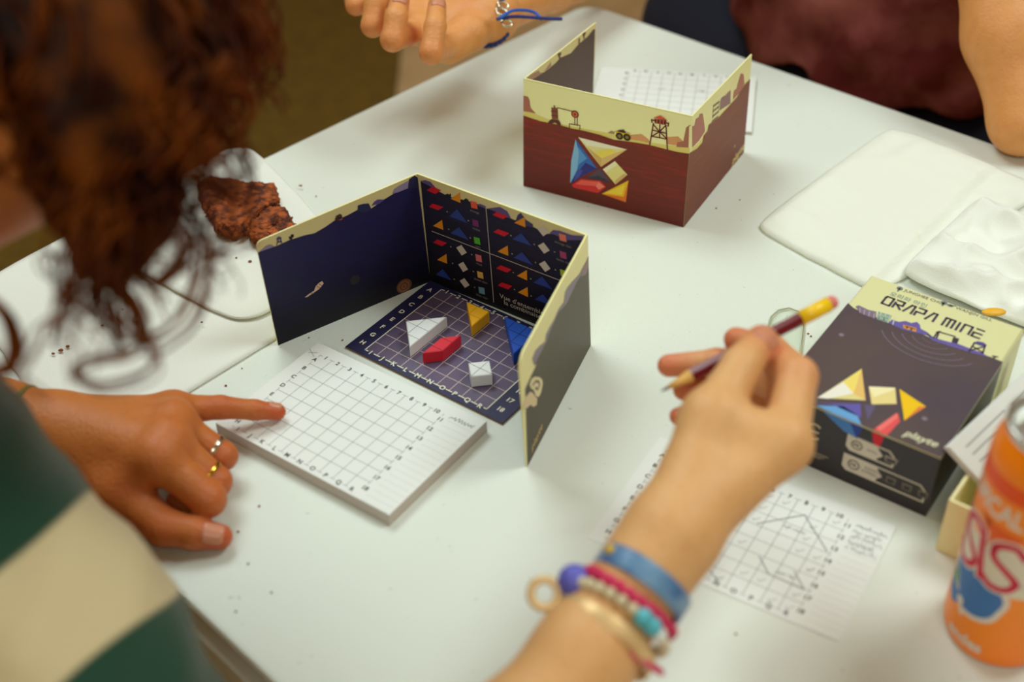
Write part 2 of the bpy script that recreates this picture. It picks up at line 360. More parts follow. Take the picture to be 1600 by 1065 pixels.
a.poly((92, 78, 140), [(8.24,8.17),(8.48,8.4),(8.76,8.46),(9.25,8.23),(8.85,8.09)], 2)
a.poly((190, 120, 40), [(5.49,8.27),(5.57,8.42),(6.07,8.41),(6.08,8.13),(5.97,8.07)], 3)
a.poly((70, 52, 60), [(5.57,8.44),(5.67,8.57),(5.94,8.59),(6.08,8.43),(6.07,8.38)], 4)
for q in ([(5.63,8.29),(5.79,8.3)], [(5.86,8.27),(6,8.28)]): a.line((60, 40, 40), q, .22, 4)
for q in ([(1.31,8.25),(1.45,8.59)], [(1.67,8.24),(1.65,8.58)], [(1.36,8.39),(1.65,8.45)], [(1.41,8.54),(1.65,8.3)]): a.line((88, 76, 110), q, .07, 3)
a.poly((88, 72, 120), [(1.35,8.63),(1.41,8.81),(1.57,8.84),(1.71,8.7),(1.71,8.55)], 3)
for q in ([(2.32,8.15),(2.44,8.54)], [(2.26,8.45),(2.28,8.33),(2.36,8.31)], [(2.51,8.48),(2.48,8.38),(2.4,8.37)]): a.line((40, 34, 50), q, .13, 3)
a.poly((226, 190, 164), [(2.47,3.14),(2.82,3.27),(3.21,3.36),(3.37,3.66),(3.65,3.83),(3.89,3.87),(3.96,3.63),(3.77,3.46),(3.55,3.31),(3.01,3.17),(2.63,3.07)], 2)
for q in ([(3.44,3.63),(3.65,3.39)], [(3.63,3.76),(3.8,3.51)], [(2.96,3.29),(3.1,3.17)]): a.line((170, 120, 104), q, .06, 3)
a.circ((118, 76, 52), [(9.8,0.57)][0], .62, 2, sy=.95)
for k, r_ in enumerate((.46, .34, .22, .1)): a.circ(((150, 100, 72), (112, 70, 50))[k % 2], [(9.77,0.55)][0], r_, 3+k)
a.circ((48, 42, 46), [(6.23,2.82)][0], .4, 2, n=7)
a.build('printed_landscape', pl)
# back flap with the colour chart
pl, fi, fo = card_panel(scr, N1b, N2b, N1t, N2t, (1, 1, 0), 13, 9.1, (cream_in, cardc, cardc), nl=nA, nr=nC)
a = Art(fi); U = lambda: 0
a.poly(navy2, [(0.22,8.63),(1,8.68),(1.72,8.32),(2.47,8.19),(3.11,8.26),(3.63,8.36),(4.13,8.41),(4.88,8.46),(5.48,8.34),(6.35,8.51),(7.18,8.27),(7.78,8.25),(8.05,8.68),(8.35,8.77),(9.09,8.25),(10.14,8.1),(10.97,8.42),(12.82,8.74),(13,0),(0,0)], 1)
for q in ([(0.17,8.61),(0.64,8.85),(1.09,8.86),(1.61,8.4),(1.72,8.29),(0.98,8.49)], [(4.75,8.35),(5.01,8.55),(5.5,8.51),(5.51,8.32)], [(5.55,8.36),(6.62,8.88),(7.16,8.75),(7.43,8.3),(6.81,8.19),(6.34,8.39)], [(10.33,8.23),(10.63,8.59),(11.1,8.71),(12.02,8.72),(12.85,8.99),(12.84,8.65),(11.54,8.15),(10.85,8.25)]): a.poly((98, 84, 138), q, 2)
a.poly((64, 56, 104), [(7.76,8.2),(7.96,8.74),(8.22,9.03),(8.58,8.61),(9.11,8.46),(9.11,8.2),(8.49,8.08)], 2)
for q in ([(2.16,8.22),(2.44,8.42),(2.57,8.37),(2.64,8.52),(2.71,8.47),(2.67,8.16),(2.34,8.09)], [(3.69,8.34),(3.9,8.58),(4.09,8.55),(4.22,8.27),(3.86,8.22)]): a.poly((24, 20, 34), q, 3)
RED, ORG_, BLU, WHT = (214, 20, 44), (238, 150, 20), (44, 66, 146), (216, 204, 184)
for q in ([(0.69,8.07),(1.24,8.56),(1.92,8.49),(1.37,8)], [(0.7,6.73),(1.07,7.14),(1.95,7.17),(1.48,6.74)], [(0.69,3.72),(1.11,4.16),(1.94,4.18),(1.43,3.71)], [(5.99,8.03),(6.35,8.41),(7.19,8.39),(6.8,7.99)], [(5.93,6.63),(6.34,7.04),(7.22,7.04),(6.79,6.61)], [(5.92,3.62),(6.32,4.05),(7.2,4.05),(6.79,3.62)], [(5.93,2.15),(6.29,2.57),(7.15,2.63),(6.77,2.17)]): a.poly(RED, q, 4)
for q in ([(2.65,8.09),(3.49,8.89),(3.44,8.04)], [(0.87,5.21),(1.72,6.03),(1.73,5.2)], [(0.87,2.3),(1.77,3.18),(1.73,2.31)], [(7.67,8.04),(8.53,8.81),(8.52,8)], [(6.15,5.13),(7.02,5.97),(7,5.11)], [(7.58,3.68),(8.42,4.51),(8.39,3.62)], [(7.57,2.27),(8.39,3.06),(8.38,2.19)]): a.poly(ORG_, q, 4)
for q in ([(2.37,6.57),(3.09,7.41),(3.89,6.57)], [(2.31,5.15),(3.1,5.96),(3.84,5.16)], [(0.57,0.87),(1.29,1.65),(1.98,0.92)], [(7.41,6.63),(8.18,7.42),(8.94,6.67)], [(7.41,5.12),(8.14,5.88),(8.94,5.11)], [(8.87,3.65),(9.61,4.46),(10.35,3.69)], [(8.91,2.24),(9.59,2.97),(10.32,2.25)]): a.poly(BLU, q, 4)
for q in ([(2.68,4.08),(3.15,4.49),(3.55,3.99),(3.08,3.56)], [(2.7,2.64),(3.16,3.06),(3.51,2.54),(3.06,2.13)], [(2.67,1.19),(3.11,1.62),(3.51,1.16),(3.08,0.73)], [(9.45,8.22),(9.84,8.64),(10.31,8.28),(9.86,7.81)], [(9.41,6.89),(9.87,7.32),(10.3,6.86),(9.86,6.43)], [(9.41,5.41),(9.87,5.85),(10.29,5.38),(9.87,4.95)]): a.poly(WHT, q, 4)
for col, q in (((244, 96, 66), [(4.29,8.52),(4.77,8.57),(4.82,8.05),(4.29,7.98)]), ((126, 44, 110), [(4.28,7.05),(4.76,7.11),(4.78,6.59),(4.3,6.53)]), ((84, 186, 40), [(4.27,5.61),(4.75,5.67),(4.78,5.13),(4.29,5.07)]), ((226, 112, 112), [(4.26,4.17),(4.75,4.23),(4.78,3.66),(4.29,3.59)]), ((232, 182, 84), [(4.27,2.72),(4.75,2.78),(4.77,2.23),(4.29,2.17)]), ((112, 162, 176), [(4.27,1.36),(4.77,1.44),(4.77,0.86),(4.28,0.79)]), ((240, 130, 96), [(11.06,8.51),(11.56,8.56),(11.61,8.03),(11.11,7.98)]), ((176, 70, 112), [(11.06,7.14),(11.53,7.17),(11.58,6.66),(11.09,6.61)]), ((190, 206, 50), [(11.03,5.65),(11.48,5.68),(11.52,5.17),(11.06,5.14)])): a.poly(col, q, 4)
PALE = (206, 196, 176)
for t_, q in (('orange', [(4.54,7.77)]), ('violet', [(4.54,6.34)]), ('vert', [(4.53,4.89)]), ('rose', [(4.51,3.42)]), ('jaune clair', [(4.51,1.98)]), ('bleu clair', [(4.51,0.58)]), ('orange clair', [(11.35,7.76)]), ('violet clair', [(11.33,6.41)])): a.text((150, 140, 130), t_, q[0][0], q[0][1], .27, 4)
for q in [(2.23,6.89),(2.21,5.44),(3.95,6.8),(3.97,5.39),(2.22,3.97),(3.96,3.99),(2.22,2.54),(3.96,2.55),(2.2,1.13),(3.93,1.14),(7.33,6.89),(9.13,6.88),(10.67,6.89),(7.32,5.4),(9.15,5.42),(10.67,5.44),(7.3,3.83),(8.69,3.88),(7.3,2.39),(8.64,2.4)]: a.circ((170, 160, 150), q, .06, 4, n=6)
a.line(PALE, [(5.49,8.47),(5.46,0.47)], .05, 3); a.line(PALE, [(0.69,4.69),(10.82,4.7)], .05, 3); a.line(PALE, [(10.82,4.7),(13,9.1)][:1]+[(12.7, [(10.82,4.7)][0][1])], .05, 3)
t0 = [(6.01,1.34),(6.36,0.9)]
a.text(PALE, "Vue d'ensemble des", t0[0][0], t0[0][1], .56, 4, align='L'); a.text(PALE, 'la combinaison de', t0[1][0], t0[1][1], .56, 4, align='L')
a.build('printed_chart', pl)
# right flap, seen from outside
pl, fi, fo = card_panel(scr, NRb, N2b, NRt, N2t, (1, -.3, 0), 11.9, 9.1, (cream_in, cardc, cardc), round_l=.9, nr=nB)
a = Art(fo)
a.poly(dusk, [(11.9,7.24),(11.37,7.12),(10.59,6.97),(9.58,7.11),(8.59,7.14),(7.71,6.89),(6.88,7.13),(6.2,7.37),(5.59,7.24),(4.76,7.09),(4.05,6.85),(3.47,6.81),(2.69,6.85),(2.01,6.71)]+[(2.47,6.51),(1.38,6.41),(0.49,6.27),(0,0),(11.9,0)], 1)
a.poly((140, 128, 140), [(11.9,6.94),(11.52,7.33),(10.87,7.37),(10.11,7.34),(8.89,7.73),(7.93,7.97),(7.55,7.96),(7.2,7.4),(6.34,7.57),(5.5,7.42),(4.69,7.46),(4.12,7.42),(3.89,7.04),(3.1,7.4),(2.36,7.68),(1.79,7.5),(2.02,6.81),(3.47,6.81),(4.76,7.09),(6.2,7.37),(7.71,6.89),(9.58,7.11),(11.36,6.92)], 2)
a.poly((150, 122, 120), [(11.9,7.45),(11.52,7.33),(10.61,7.27),(10.45,6.87),(11.32,6.42),(11.81,6.69)], 3)
a.poly((228, 214, 168), [(1.13,6.04),(1.45,6.18),(1.95,5.91),(2.7,5.19),(3.1,4.6),(3.12,4.21),(2.76,3.82),(2.36,3.8),(1.93,4.34),(1.68,5.06),(1.29,5.57)], 3)
a.line((126, 112, 92), [(1.59,5.55),(2.04,5.45),(2.52,4.97),(2.62,4.57),(2.3,4.55),(1.97,4.97)], .16, 4)
a.poly((222, 200, 156), [(0,5.48),(0.47,5.65),(1.19,5.39),(1.51,4.98),(2.14,3.89),(2.01,3.5),(1.5,3.79),(1.05,4.41),(0.62,4.59),(0.21,4.83),(0,4.92)], 3)
q0, q1 = [(0.79,0.87),(2.74,1.19)]
ang = math.atan2(q1[1]-q0[1], q1[0]-q0[0])
a.text((214, 186, 120), 'playte', (q0[0]+q1[0])/2, (q0[1]+q1[1])/2, .8, 3, rot=ang, bold=.01, shear=.25)
a.build('printed_dusk_landscape', pl)
a = Art(fi); a.poly(navy, [(0, 0), (11.9, 0), (11.9, 7.6), (8, 7.2), (4, 7.7), (0, 7.3)], 1); a.build('printed_landscape', pl)

FLb, FRb, FFb, FBb = (1.298,86.211,0.000), (12.743,80.202,0.000), (18.654,90.404,0.000), (6.972,95.084,0.000)
FLt, FRt, FFt, FBt = (1.397,86.212,9.170), (12.760,80.246,9.200), (18.420,90.014,8.750), (7.116,95.156,9.100)
nD, nE, nF = outn_(FLb, FRb, FLt, (-.4, -.9, 0)), outn_(FRb, FFb, FRt, (.8, -.5, 0)), outn_(FLb, FBb, FLt, (-1, .6, 0))
fs = thing('game_screen', 'standing three-panel cardboard screen with maroon outside and five printed gems', 'game screen', (9, 88, 0))
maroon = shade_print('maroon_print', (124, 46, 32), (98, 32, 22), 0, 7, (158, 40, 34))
brown = pm('brown_print', (88, 62, 52), .5, col2=(80, 55, 46), nscale=20)
SKY, MESA = (250, 248, 184), (178, 112, 92)
def outside(p, n): return [tuple(np.array(q)+0*np.array(n)) for q in p]
pl, fi, fo = card_panel(fs, FLb, FRb, FLt, FRt, (-.4, -.9, 0), 12.93, 9.17, (cream_in, cardc, cardc), th=.1, nl=nF, nr=nE)
a = Art(fo)
a.poly(SKY, [(0, 5), (12.93, 4), (12.93, 9.1), (0, 9.1)], 1)
a.poly((230, 216, 120), [(0.01,6.59),(0.67,6.56),(1.38,6.41),(2.92,6.15),(4.66,6.21),(6.95,6.34),(8.54,6.35),(9.99,6.36),(11.42,6.51),(12.93,6.67),(12.93,6.06),(9.89,6.04),(4.9,5.94),(0.01,5.96)], 2)
a.poly(MESA, [(0.01,7.78),(0.37,7.78),(0.52,7.52),(0.55,7.17),(0.62,6.89),(1.02,6.54),(0.43,6.54),(0.01,6.49)], 3)
a.poly((222, 160, 104), [(8.47,6.6),(9.29,6.88),(9.58,6.73),(9.89,6.55),(10.01,6.31),(9.21,6.31),(8.49,6.25)], 3)
a.poly((222, 160, 104), [(11.21,7.11),(12.03,7.37),(12.41,7.08),(12.01,6.63),(11.19,6.57)], 3)
a.poly(MESA, [(11.96,6.52),(12,6.91),(12.44,7.09),(12.51,7.73),(12.56,8.21),(12.93,8.45),(12.93,9.17),(12.93,0),(12.93,6.72)][:6]+[(12.76,8.42),(12.84,6.68)], 4)
a.poly(maroon, [(0.01,6.13),(1.38,5.99),(2.92,6.06),(3.97,6.01),(4.9,6.06),(6.05,6.04),(7.2,5.91),(8.55,6.06),(9.89,6.16),(11.27,6.13),(12.1,6.13),(12.93,6.21),(12.93,0),(0,0)], 5)
DK = (96, 40, 30)
a.poly((140, 76, 52), [(2.27,7.35),(2.78,7.43),(2.83,6.51),(2.33,6.42)], 6)
for q in ([(2.28,7.07),(2.78,7.12)], [(2.3,6.72),(2.81,6.77)]): a.line(DK, q, .07, 7)
a.poly(DK, [(1.98,5.92),(2.07,6.15),(2.27,6.38),(2.85,6.47),(3.01,6.29),(3.06,6.04),(2.8,6.05),(2.59,6.19),(2.33,6.03)], 6)
a.line(DK, [(2.5,7.55),(2.52,7.39)], .1, 6)
for q in ([(2.78,7.45),(4.08,7.43)], [(4.14,7.09),(4.16,6.36)], [(4.33,7.2),(4.35,6.35)], [(3.74,6.01),(3.73,6.35),(4.57,6.43),(4.56,6.09)]): a.line(DK, q, .065, 6)
c0 = [(4.15,7.25)][0]; a.circ(DK, c0, .3, 6); a.circ((222, 104, 60), c0, .22, 7); a.circ(DK, c0, .08, 8)
a.poly((236, 190, 30), [(7.26,6.61),(7.45,6.7),(8.07,6.66),(8.14,6.73),(8.46,6.74),(8.45,6.45),(7.58,6.38)], 7)
a.poly((70, 50, 34), [(7.42,6.67),(7.61,6.81),(7.95,6.92),(8.14,6.75),(8.07,6.66)], 8)
for q in [(7.66,6.33),(8.24,6.38)]: a.circ((50, 38, 30), q, .29, 8); a.circ((150, 120, 40), q, .13, 9)
a.poly((176, 140, 120), [(6.73,6.34),(7,6.59),(7.29,6.54),(7.24,6.37)], 4)
a.poly((222, 92, 60), [(10.12,8.41),(10.64,8.71),(11.13,8.49),(10.64,8.44)], 8)
a.poly((140, 36, 30), [(10.2,8.34),(11.11,8.46),(11.09,8.07),(10.27,8.01)], 7)
for q in ([(9.99,8.2),(11.28,8.23)], [(10.01,8.25),(10.05,8.02)], [(11.27,8.27),(11.25,8.01)], [(10.16,7.96),(9.98,6.17)], [(11.09,8.07),(11.32,6.13)], [(10.13,7.42),(11.18,7.42)], [(10.09,6.92),(11.23,6.97)], [(10.14,7.89),(10.65,7.43),(10.12,6.93)], [(11.08,8.02),(10.65,7.43),(11.22,6.99)], [(10.64,8.03),(10.68,6.98)]): a.line((110, 40, 30), q, .09, 7)
for q in ([(10.4,8.32),(10.42,8)], [(10.64,8.35),(10.66,8.03)], [(10.88,8.38),(10.9,8.07)]): a.line((220, 150, 110), q, .04, 8)
G = lambda c, q, l=6: a.poly(c, q, l)
G((236, 226, 150), [(4.45,5.43),(8.28,5.38),(6.32,3.4)])
G((244, 240, 214), [(4.45,5.43),(8.28,5.38),(7,5.11),(5.16,4.92)], 7); G((242, 222, 90), [(5.76,4.46),(7,5.09),(7.47,4.9),(6.35,4.15)], 7); G((214, 176, 104), [(5.17,4.8),(5.76,4.46),(6.35,4.15),(6.32,3.4)], 7)
G((226, 190, 120), [(6.35,4.15),(7.47,4.9),(8.28,5.38),(6.32,3.4)], 7)
G((54, 104, 186), [(4.25,5.21),(6.03,3.16),(5.23,2.54),(3.9,1.32),(3.94,3.26)])
G((132, 186, 226), [(4.25,5.21),(4.54,4.15),(4.43,2.64),(3.9,1.32),(3.94,3.26)], 7); G((88, 152, 214), [(4.38,4.72),(5.2,3.83),(4.57,3.17),(4.43,2.64),(4.54,4.15)], 7)
G((44, 44, 130), [(5.09,3.43),(6.03,3.16),(5.23,2.54),(3.9,1.32),(4.43,2.39)], 7); G((66, 80, 168), [(4.43,2.64),(4.93,2.77),(4.6,2.05),(4.19,1.59)], 8)
G((232, 222, 140), [(6.47,3.23),(7.39,4.18),(8.41,3.28),(7.52,2.21)]); G((244, 236, 190), [(6.47,3.23),(7.39,4.18),(7.62,3.96),(6.74,3)], 7); G((214, 180, 110), [(8.41,3.28),(7.52,2.21),(7.45,2.5),(8.11,3.3)], 7)
G((84, 66, 84), [(5.24,2.22),(6.26,3.24),(7.11,2.35),(6.18,2.22)]); G((54, 48, 62), [(5.24,2.2),(6.17,2.6),(7.11,2.32),(6.18,2.2)], 7)
G((212, 44, 46), [(4.02,1.2),(4.72,1.93),(6.3,2.19),(6.78,1.8),(6.16,1.08),(4.2,1.01)]); G((232, 96, 80), [(4.32,1.37),(4.76,1.82),(6.19,2.08),(5.97,1.64),(4.67,1.41)], 7); G((238, 130, 110), [(5.97,1.64),(6.19,2.08),(6.67,1.78),(6.21,1.38)], 7)
G((238, 190, 20), [(6.46,1.1),(8.52,2.83),(8.39,0.91)]); G((230, 120, 40), [(6.46,1.1),(7.16,1.2),(8.2,1.32),(8.52,2.83),(8.39,0.91)], 7); G((244, 214, 60), [(6.69,1.23),(8.27,2.41),(8.08,1.46)], 8)
a.build('printed_mine_landscape', pl)
pl, fi, fo = card_panel(fs, FRb, FFb, FRt, FFt, (.8, -.5, 0), 11.8, 9.1, (cream_in, cardc, cardc), th=.1, nl=nD)
a = Art(fo)
a.poly((230, 216, 120), [(0.55,6.38),(1.73,6.15),(2.7,6.26),(3.77,6.76),(5.5,6.6),(9.05,6.53),(10.79,6.96),(11.8,6.9),(11.8,6.55),(9.1,6.27),(3.48,6.53),(2.3,5.73),(0.65,5.82)], 1)
a.poly(MESA, [(0.48,6.44),(0.14,8.26),(0.55,8.13),(0.73,8.57),(1.3,8.45),(1.42,8.65),(2.02,8.44),(2.46,7.51),(2.79,6.64),(1.69,6.38)], 2)
a.poly((150, 112, 108), [(5.55,7.07),(5.53,7.86),(5.7,8.05),(6.28,7.94),(6.65,7.85),(6.99,7.92),(7.57,7.84),(7.74,6.65)], 3)
for k_ in range(5): a.line((130, 116, 84), [(p[0], p[1]-.42*k_) for p in [(4.13,8.06),(5.24,7.94)]], .16, 3)
a.line((130, 116, 84), [(4.1,8.19),(4.18,7.07)], .06, 3); a.line((130, 116, 84), [(5.23,8),(5.33,6.98)], .06, 3)
a.poly(MESA, [(8.22,6.73),(8.33,7.44),(8.87,7.4),(9.19,7.99),(9.54,8.41),(10.19,8.07),(10.61,6.97),(9.75,6.66)], 2)
a.poly(shade_print('maroon_side_print', (132, 70, 44), (118, 56, 36), 0, 7, (146, 74, 46)), [(0,6.21),(1.46,5.85),(2.44,5.88),(2.57,6.39),(3.34,6.38),(3.42,6.85),(5.52,6.52),(9.05,6.53),(10.8,6.93),(11.8,6.9),(11.8,0),(0,0)], 4)
q0, q1 = [(10.07,0.56),(11.42,0.81)]
a.text((226, 206, 130), 'playte', (q0[0]+q1[0])/2-.2, (q0[1]+q1[1])/2, 1.0, 5, bold=.02, shear=.25, rot=.1)
a.circ((190, 160, 110), [(9.53,1.88)][0], .12, 5)
a.build('printed_mine_landscape', pl)
pl, fi, fo = card_panel(fs, FLb, FBb, FLt, FBt, (-1, .6, 0), 11, 9.1, (cream_in, cardc, cardc), th=.1, nl=nD)
a = Art(fi)
a.poly(brown, [(1.02,8.59),(2.06,8.46),(2.84,8.37),(3.77,8.37),(4.57,8.41),(5.24,8.52),(6.91,8.2),(8.15,8.44),(9.71,8.5),(10.5,8.71),(10.85,8.63),(11,0),(0,0)], 1)
a.poly((178, 140, 112), [(0.2,9.03),(0.76,9.05),(1.92,8.9),(2.18,8.58),(2.71,8.42),(3.76,8.83),(3.85,8.42),(2.06,8.45),(1.02,8.56)], 2)
for q in ([(8.2,8.54),(8.21,8.85)], [(8.99,8.61),(8.99,9.04)], [(8.82,8.96),(9.17,8.93)], [(5.13,8.56),(5.01,8.87)], [(4.9,8.95),(5.29,8.82)]): a.line((120, 84, 60), q, .22, 3)
a.build('printed_brown_landscape', pl)

# ================================================================ GRID BOARD AND PIECES
BO, BA = A_(-4.790, 72.881), math.radians(-37.186)
BU, BV = A_(math.cos(BA), math.sin(BA), 0), A_(math.sin(BA), -math.cos(BA), 0)
def bp(u, v, z=0): return A_(BO[0], BO[1], z)+u*BU+v*BV
BT = .17
board = obj('game_board', prism([tuple(bp(*q)[:2]) for q in ((-1.31, -.38), (11.5, -.38), (11.56, 8.48), (-1.31, 8.48))], 0, BT, .02), [pm('navy_board', (40, 38, 76), .42, col2=(34, 30, 62), nscale=25), pm('board_core', (120, 88, 40), .7)], fmi=None)
props(board, 'dark navy cardboard grid board with lettered edges inside the blue screen', 'game board')
for i, p_ in enumerate(board.data.polygons): p_.material_index = 1 if abs(p_.normal.z) < .3 else 0
def to_down(fr): return lambda u, v, h: fr(u, -v, h)
a = Art(lambda u, v, h: bp(u, -v, BT)+A_(0, 0, h), .006)
a.poly(pm('purple_field', (98, 84, 106), .42, col2=(84, 72, 100), nscale=30), [(0, -8), (10, -8), (10, 0), (0, 0)], 1)
LN = (206, 186, 178)
for i in range(1, 10): a.line(LN, [(i, 0), (i, -8)], .045, 2)
for j in range(1, 8): a.line(LN, [(0, -j), (10, -j)], .045, 2)
CRM = (232, 226, 200)
for x in (0, 10): a.line(CRM, [(x, 0), (x, -8)], .07, 3)
for i in range(10):
    for y in (0, -8): a.line(CRM, [(i+(.0 if i == 0 else -.22), y), (i+.25, y)], .08, 3)
for y in (0, -8): a.line(CRM, [(9.78, y), (10, y)], .08, 3)
for i in range(8):
    a.text(CRM, 'ABCDEFGH'[i], -.62, -i-.5, .52, 4, bold=.03); a.text(CRM, str(11+i), 10.75, -i-.5, .52, 4, bold=.03)
for i in range(10):
    a.text(CRM, str(1+i), i+.5, 0, .52, 4, bold=.03); a.text(CRM, 'IJKLMNOPQR'[i], i+.5, -8, .52, 4, bold=.03)
a.build('printed_grid', board)
PH = .92
def piece(name, label, uv, mat, lines, lcol, side=None):
    z0 = BT+.03; o = obj(name, prism([tuple(bp(*q)[:2]) for q in uv], z0, z0+PH, .05), mat, base=tuple(bp(*np.mean(uv, 0), z0)))
    props(o, label, 'game piece', 'gem pieces on the grid board')
    b = Art(lambda u, v, h: bp(u, -v, z0+PH)+A_(0, 0, h), .006)
    for q in lines: b.line(lcol, [(p[0], -p[1]) for p in q], .045, 1)
    b.build('printed_line', o)
wp = pm('white_piece', (228, 228, 222), .5); 
piece('game_piece', 'large white triangular wooden piece on the grid board', [(1.05, 5), (2.97, 3.08), (2.97, 6.92)], wp, [[(1.1, 5), (2.95, 5)], [(2, 4.1), (2, 5.9)], [(2, 6), (2.95, 6)], [(2, 4), (2.95, 4)]], (150, 156, 150))
piece('game_piece', 'small yellow triangular wooden piece near the top edge of the grid', [(3.02, 1.02), (4.95, 1.02), (4.95, 2.95)], pm('yellow_piece', (246, 178, 14), .45), [[(4, 1.05), (4, 1.95)], [(4, 2), (4.93, 2)]], (214, 138, 10))
piece('game_piece', 'red parallelogram wooden piece in the middle of the grid board', [(4.04, 6.92), (4.04, 5.02), (4.95, 4.08), (4.95, 5.98)], pm('red_piece', (214, 26, 44), .45), [[(4.06, 6), (4.93, 6)], [(4.06, 5), (4.93, 5)]], (140, 12, 26))
piece('game_piece', 'small white square wooden block standing on the lower right of the grid', [(7.05, 6), (8, 5.05), (8.95, 6), (8, 6.95)], wp, [[(7.1, 6), (8.9, 6)], [(8, 5.1), (8, 6.9)]], (150, 150, 140))
piece('game_piece', 'blue triangular wooden piece half hidden behind the right screen flap', [(6.08, .85), (8.88, .85), (8.88, 3.65)], pm('blue_piece', (26, 82, 186), .45), [[(7, .9), (7, 1.75)], [(8, .9), (8, 2.75)], [(7.1, 1.8), (8.85, 1.8)], [(8.1, 2.75), (8.85, 2.75)]], (16, 36, 96))

# ================================================================ GRID PADS AND LOOSE SHEETS
def grid_print(a, notes=(), ln=(150, 152, 150), tx=(74, 66, 60), lw=.035, tb_=.025):
    for i in range(1, 10): a.line(ln, [(i, 0), (i, -8)], lw, 1)
    for j in range(1, 8): a.line(ln, [(0, -j), (10, -j)], lw, 1)
    for i in range(10):
        for y in (0, -8): a.line(ln, [(i-.2 if i else 0, y), (i+.2, y)], lw, 1)
        a.text(tx, str(1+i), i+.5, 0, .44, 2, bold=tb_); a.text(tx, 'IJKLMNOPQR'[i], i+.5, -8, .44, 2, bold=tb_)
    for i in range(8):
        for x in (0, 10): a.line(ln, [(x, -i+(.2 if i else 0)), (x, -i-.2)], lw, 1)
        a.text(tx, 'ABCDEFGH'[i], 0, -i-.5, .44, 2, bold=tb_); a.text(tx, str(11+i), 10.1, -i-.5, .44, 2, bold=tb_)
    for k in range(17): a.line((196, 200, 194), [(10.5, -.35-k*.5), (12.4, -.35-k*.5)], .02, 1)
paper = pm('white_paper', (232, 234, 226), .7)
paper_edge = pm('pad_edge', (206, 196, 184), .8, col2=(186, 174, 162), nscale=1, stretch=(1, 1, 2500))
GR = (132, 136, 134)
def pad(name, label, o, ang, z0, z1, ext, cat, notes, group=None, sheetnotes=()):
    U_, V_ = A_(math.cos(ang), math.sin(ang), 0), A_(math.sin(ang), -math.cos(ang), 0); O = A_(o[0], o[1], 0); u0, v0, u1, v1 = ext
    poly = [tuple((O+u*U_+v*V_)[:2]) for u, v in ((u0, v0), (u1, v0), (u1, v1), (u0, v1))]
    p = obj(name, prism(poly, z0, z1, min(.03, (z1-z0)/4)), [paper, paper_edge]); props(p, label, cat, group)
    for q in p.data.polygons: q.material_index = 1 if abs(q.normal.z) < .3 and z1-z0 > .2 else 0
    a = Art(lambda u, v, h: O+u*U_-v*V_+A_(0, 0, z1+h), .006); grid_print(a)
    a.build('printed_grid', p)
    if notes:
        b = Art(lambda u, v, h: O+u*U_-v*V_+A_(0, 0, z1+h), .006)
        for q in notes:
            if q[0] == 's': b.scribble((120, 124, 124), *q[1:])
            else: b.line((150, 153, 150), q[1], q[2] if len(q) > 2 else .08, 3)
        b.build('pencil_note', p)['kind'] = 'stuff'
    return p
pad('grid_pad', 'thick white grid notepad under the pointing hand', (-12.346, 65.169), math.radians(-35.855), 0, .9, (-1.02, -.95, 12.53, 8.39), 'notepad',
    [('s', 10.5, -.1, 1.7, .34, .035, 4), ('l', [(-1., .1), (-.2, -.35)], .03), ('l', [(-.8, -.2), (-.3, .1)], .03)])
ang_s = math.atan2(-.527, .85)
pad('loose_sheet', 'loose grid sheet lying lowest under the forearm holding the pencil', (9.05, 56.65), ang_s+.01, .004, .03, (-.8, -.9, 12.5, 8.5), 'paper sheet', [])
nts = [('l', [(5.7, -2.9), (7.75, -.95), (9.8, -2.9)], .07), ('l', [(6.75, -5.1), (7.65, -6.0), (9.7, -6.05), (8.8, -5.15)], .07), ('l', [(4.6, -7.2), (5.6, -7.9)], .06)]
for k in range(34): x_, y_ = rnd.randrange(10)+.3, -rnd.randrange(8)-.6; nts.append(('l', [(x_, y_), (x_+.12, y_-.14), (x_+.38, y_+.18)], .035))
nts += [('s', 7.0, -2.4, 1.3, .35, .04, 8), ('s', 7.9, -5.7, 1.2, .35, .04, 9)]+[('s', 10.5, -.35-k*.46, 1.8-.2*(k % 2), .34, .035, 20+k) for k in range(5)]
pad('loose_sheet', 'pencilled grid sheet with drawn triangles lying topmost under the forearm', (10.2, 56.0), ang_s, .035, .07, (-.5, -.8, 12.5, 8.4), 'paper sheet', nts)
pad('grid_pad', 'white grid pad lying inside the far maroon screen', (18.99, 94.13), math.atan2(.214, -.977)+.02, 0, .3, (-1.0, -.95, 12.5, 8.4), 'notepad', [('s', 3.2, -5.4, .7, .4, .05, 5), ('l', [(7.2, -4.9), (6.6, -5.2)], .06)])

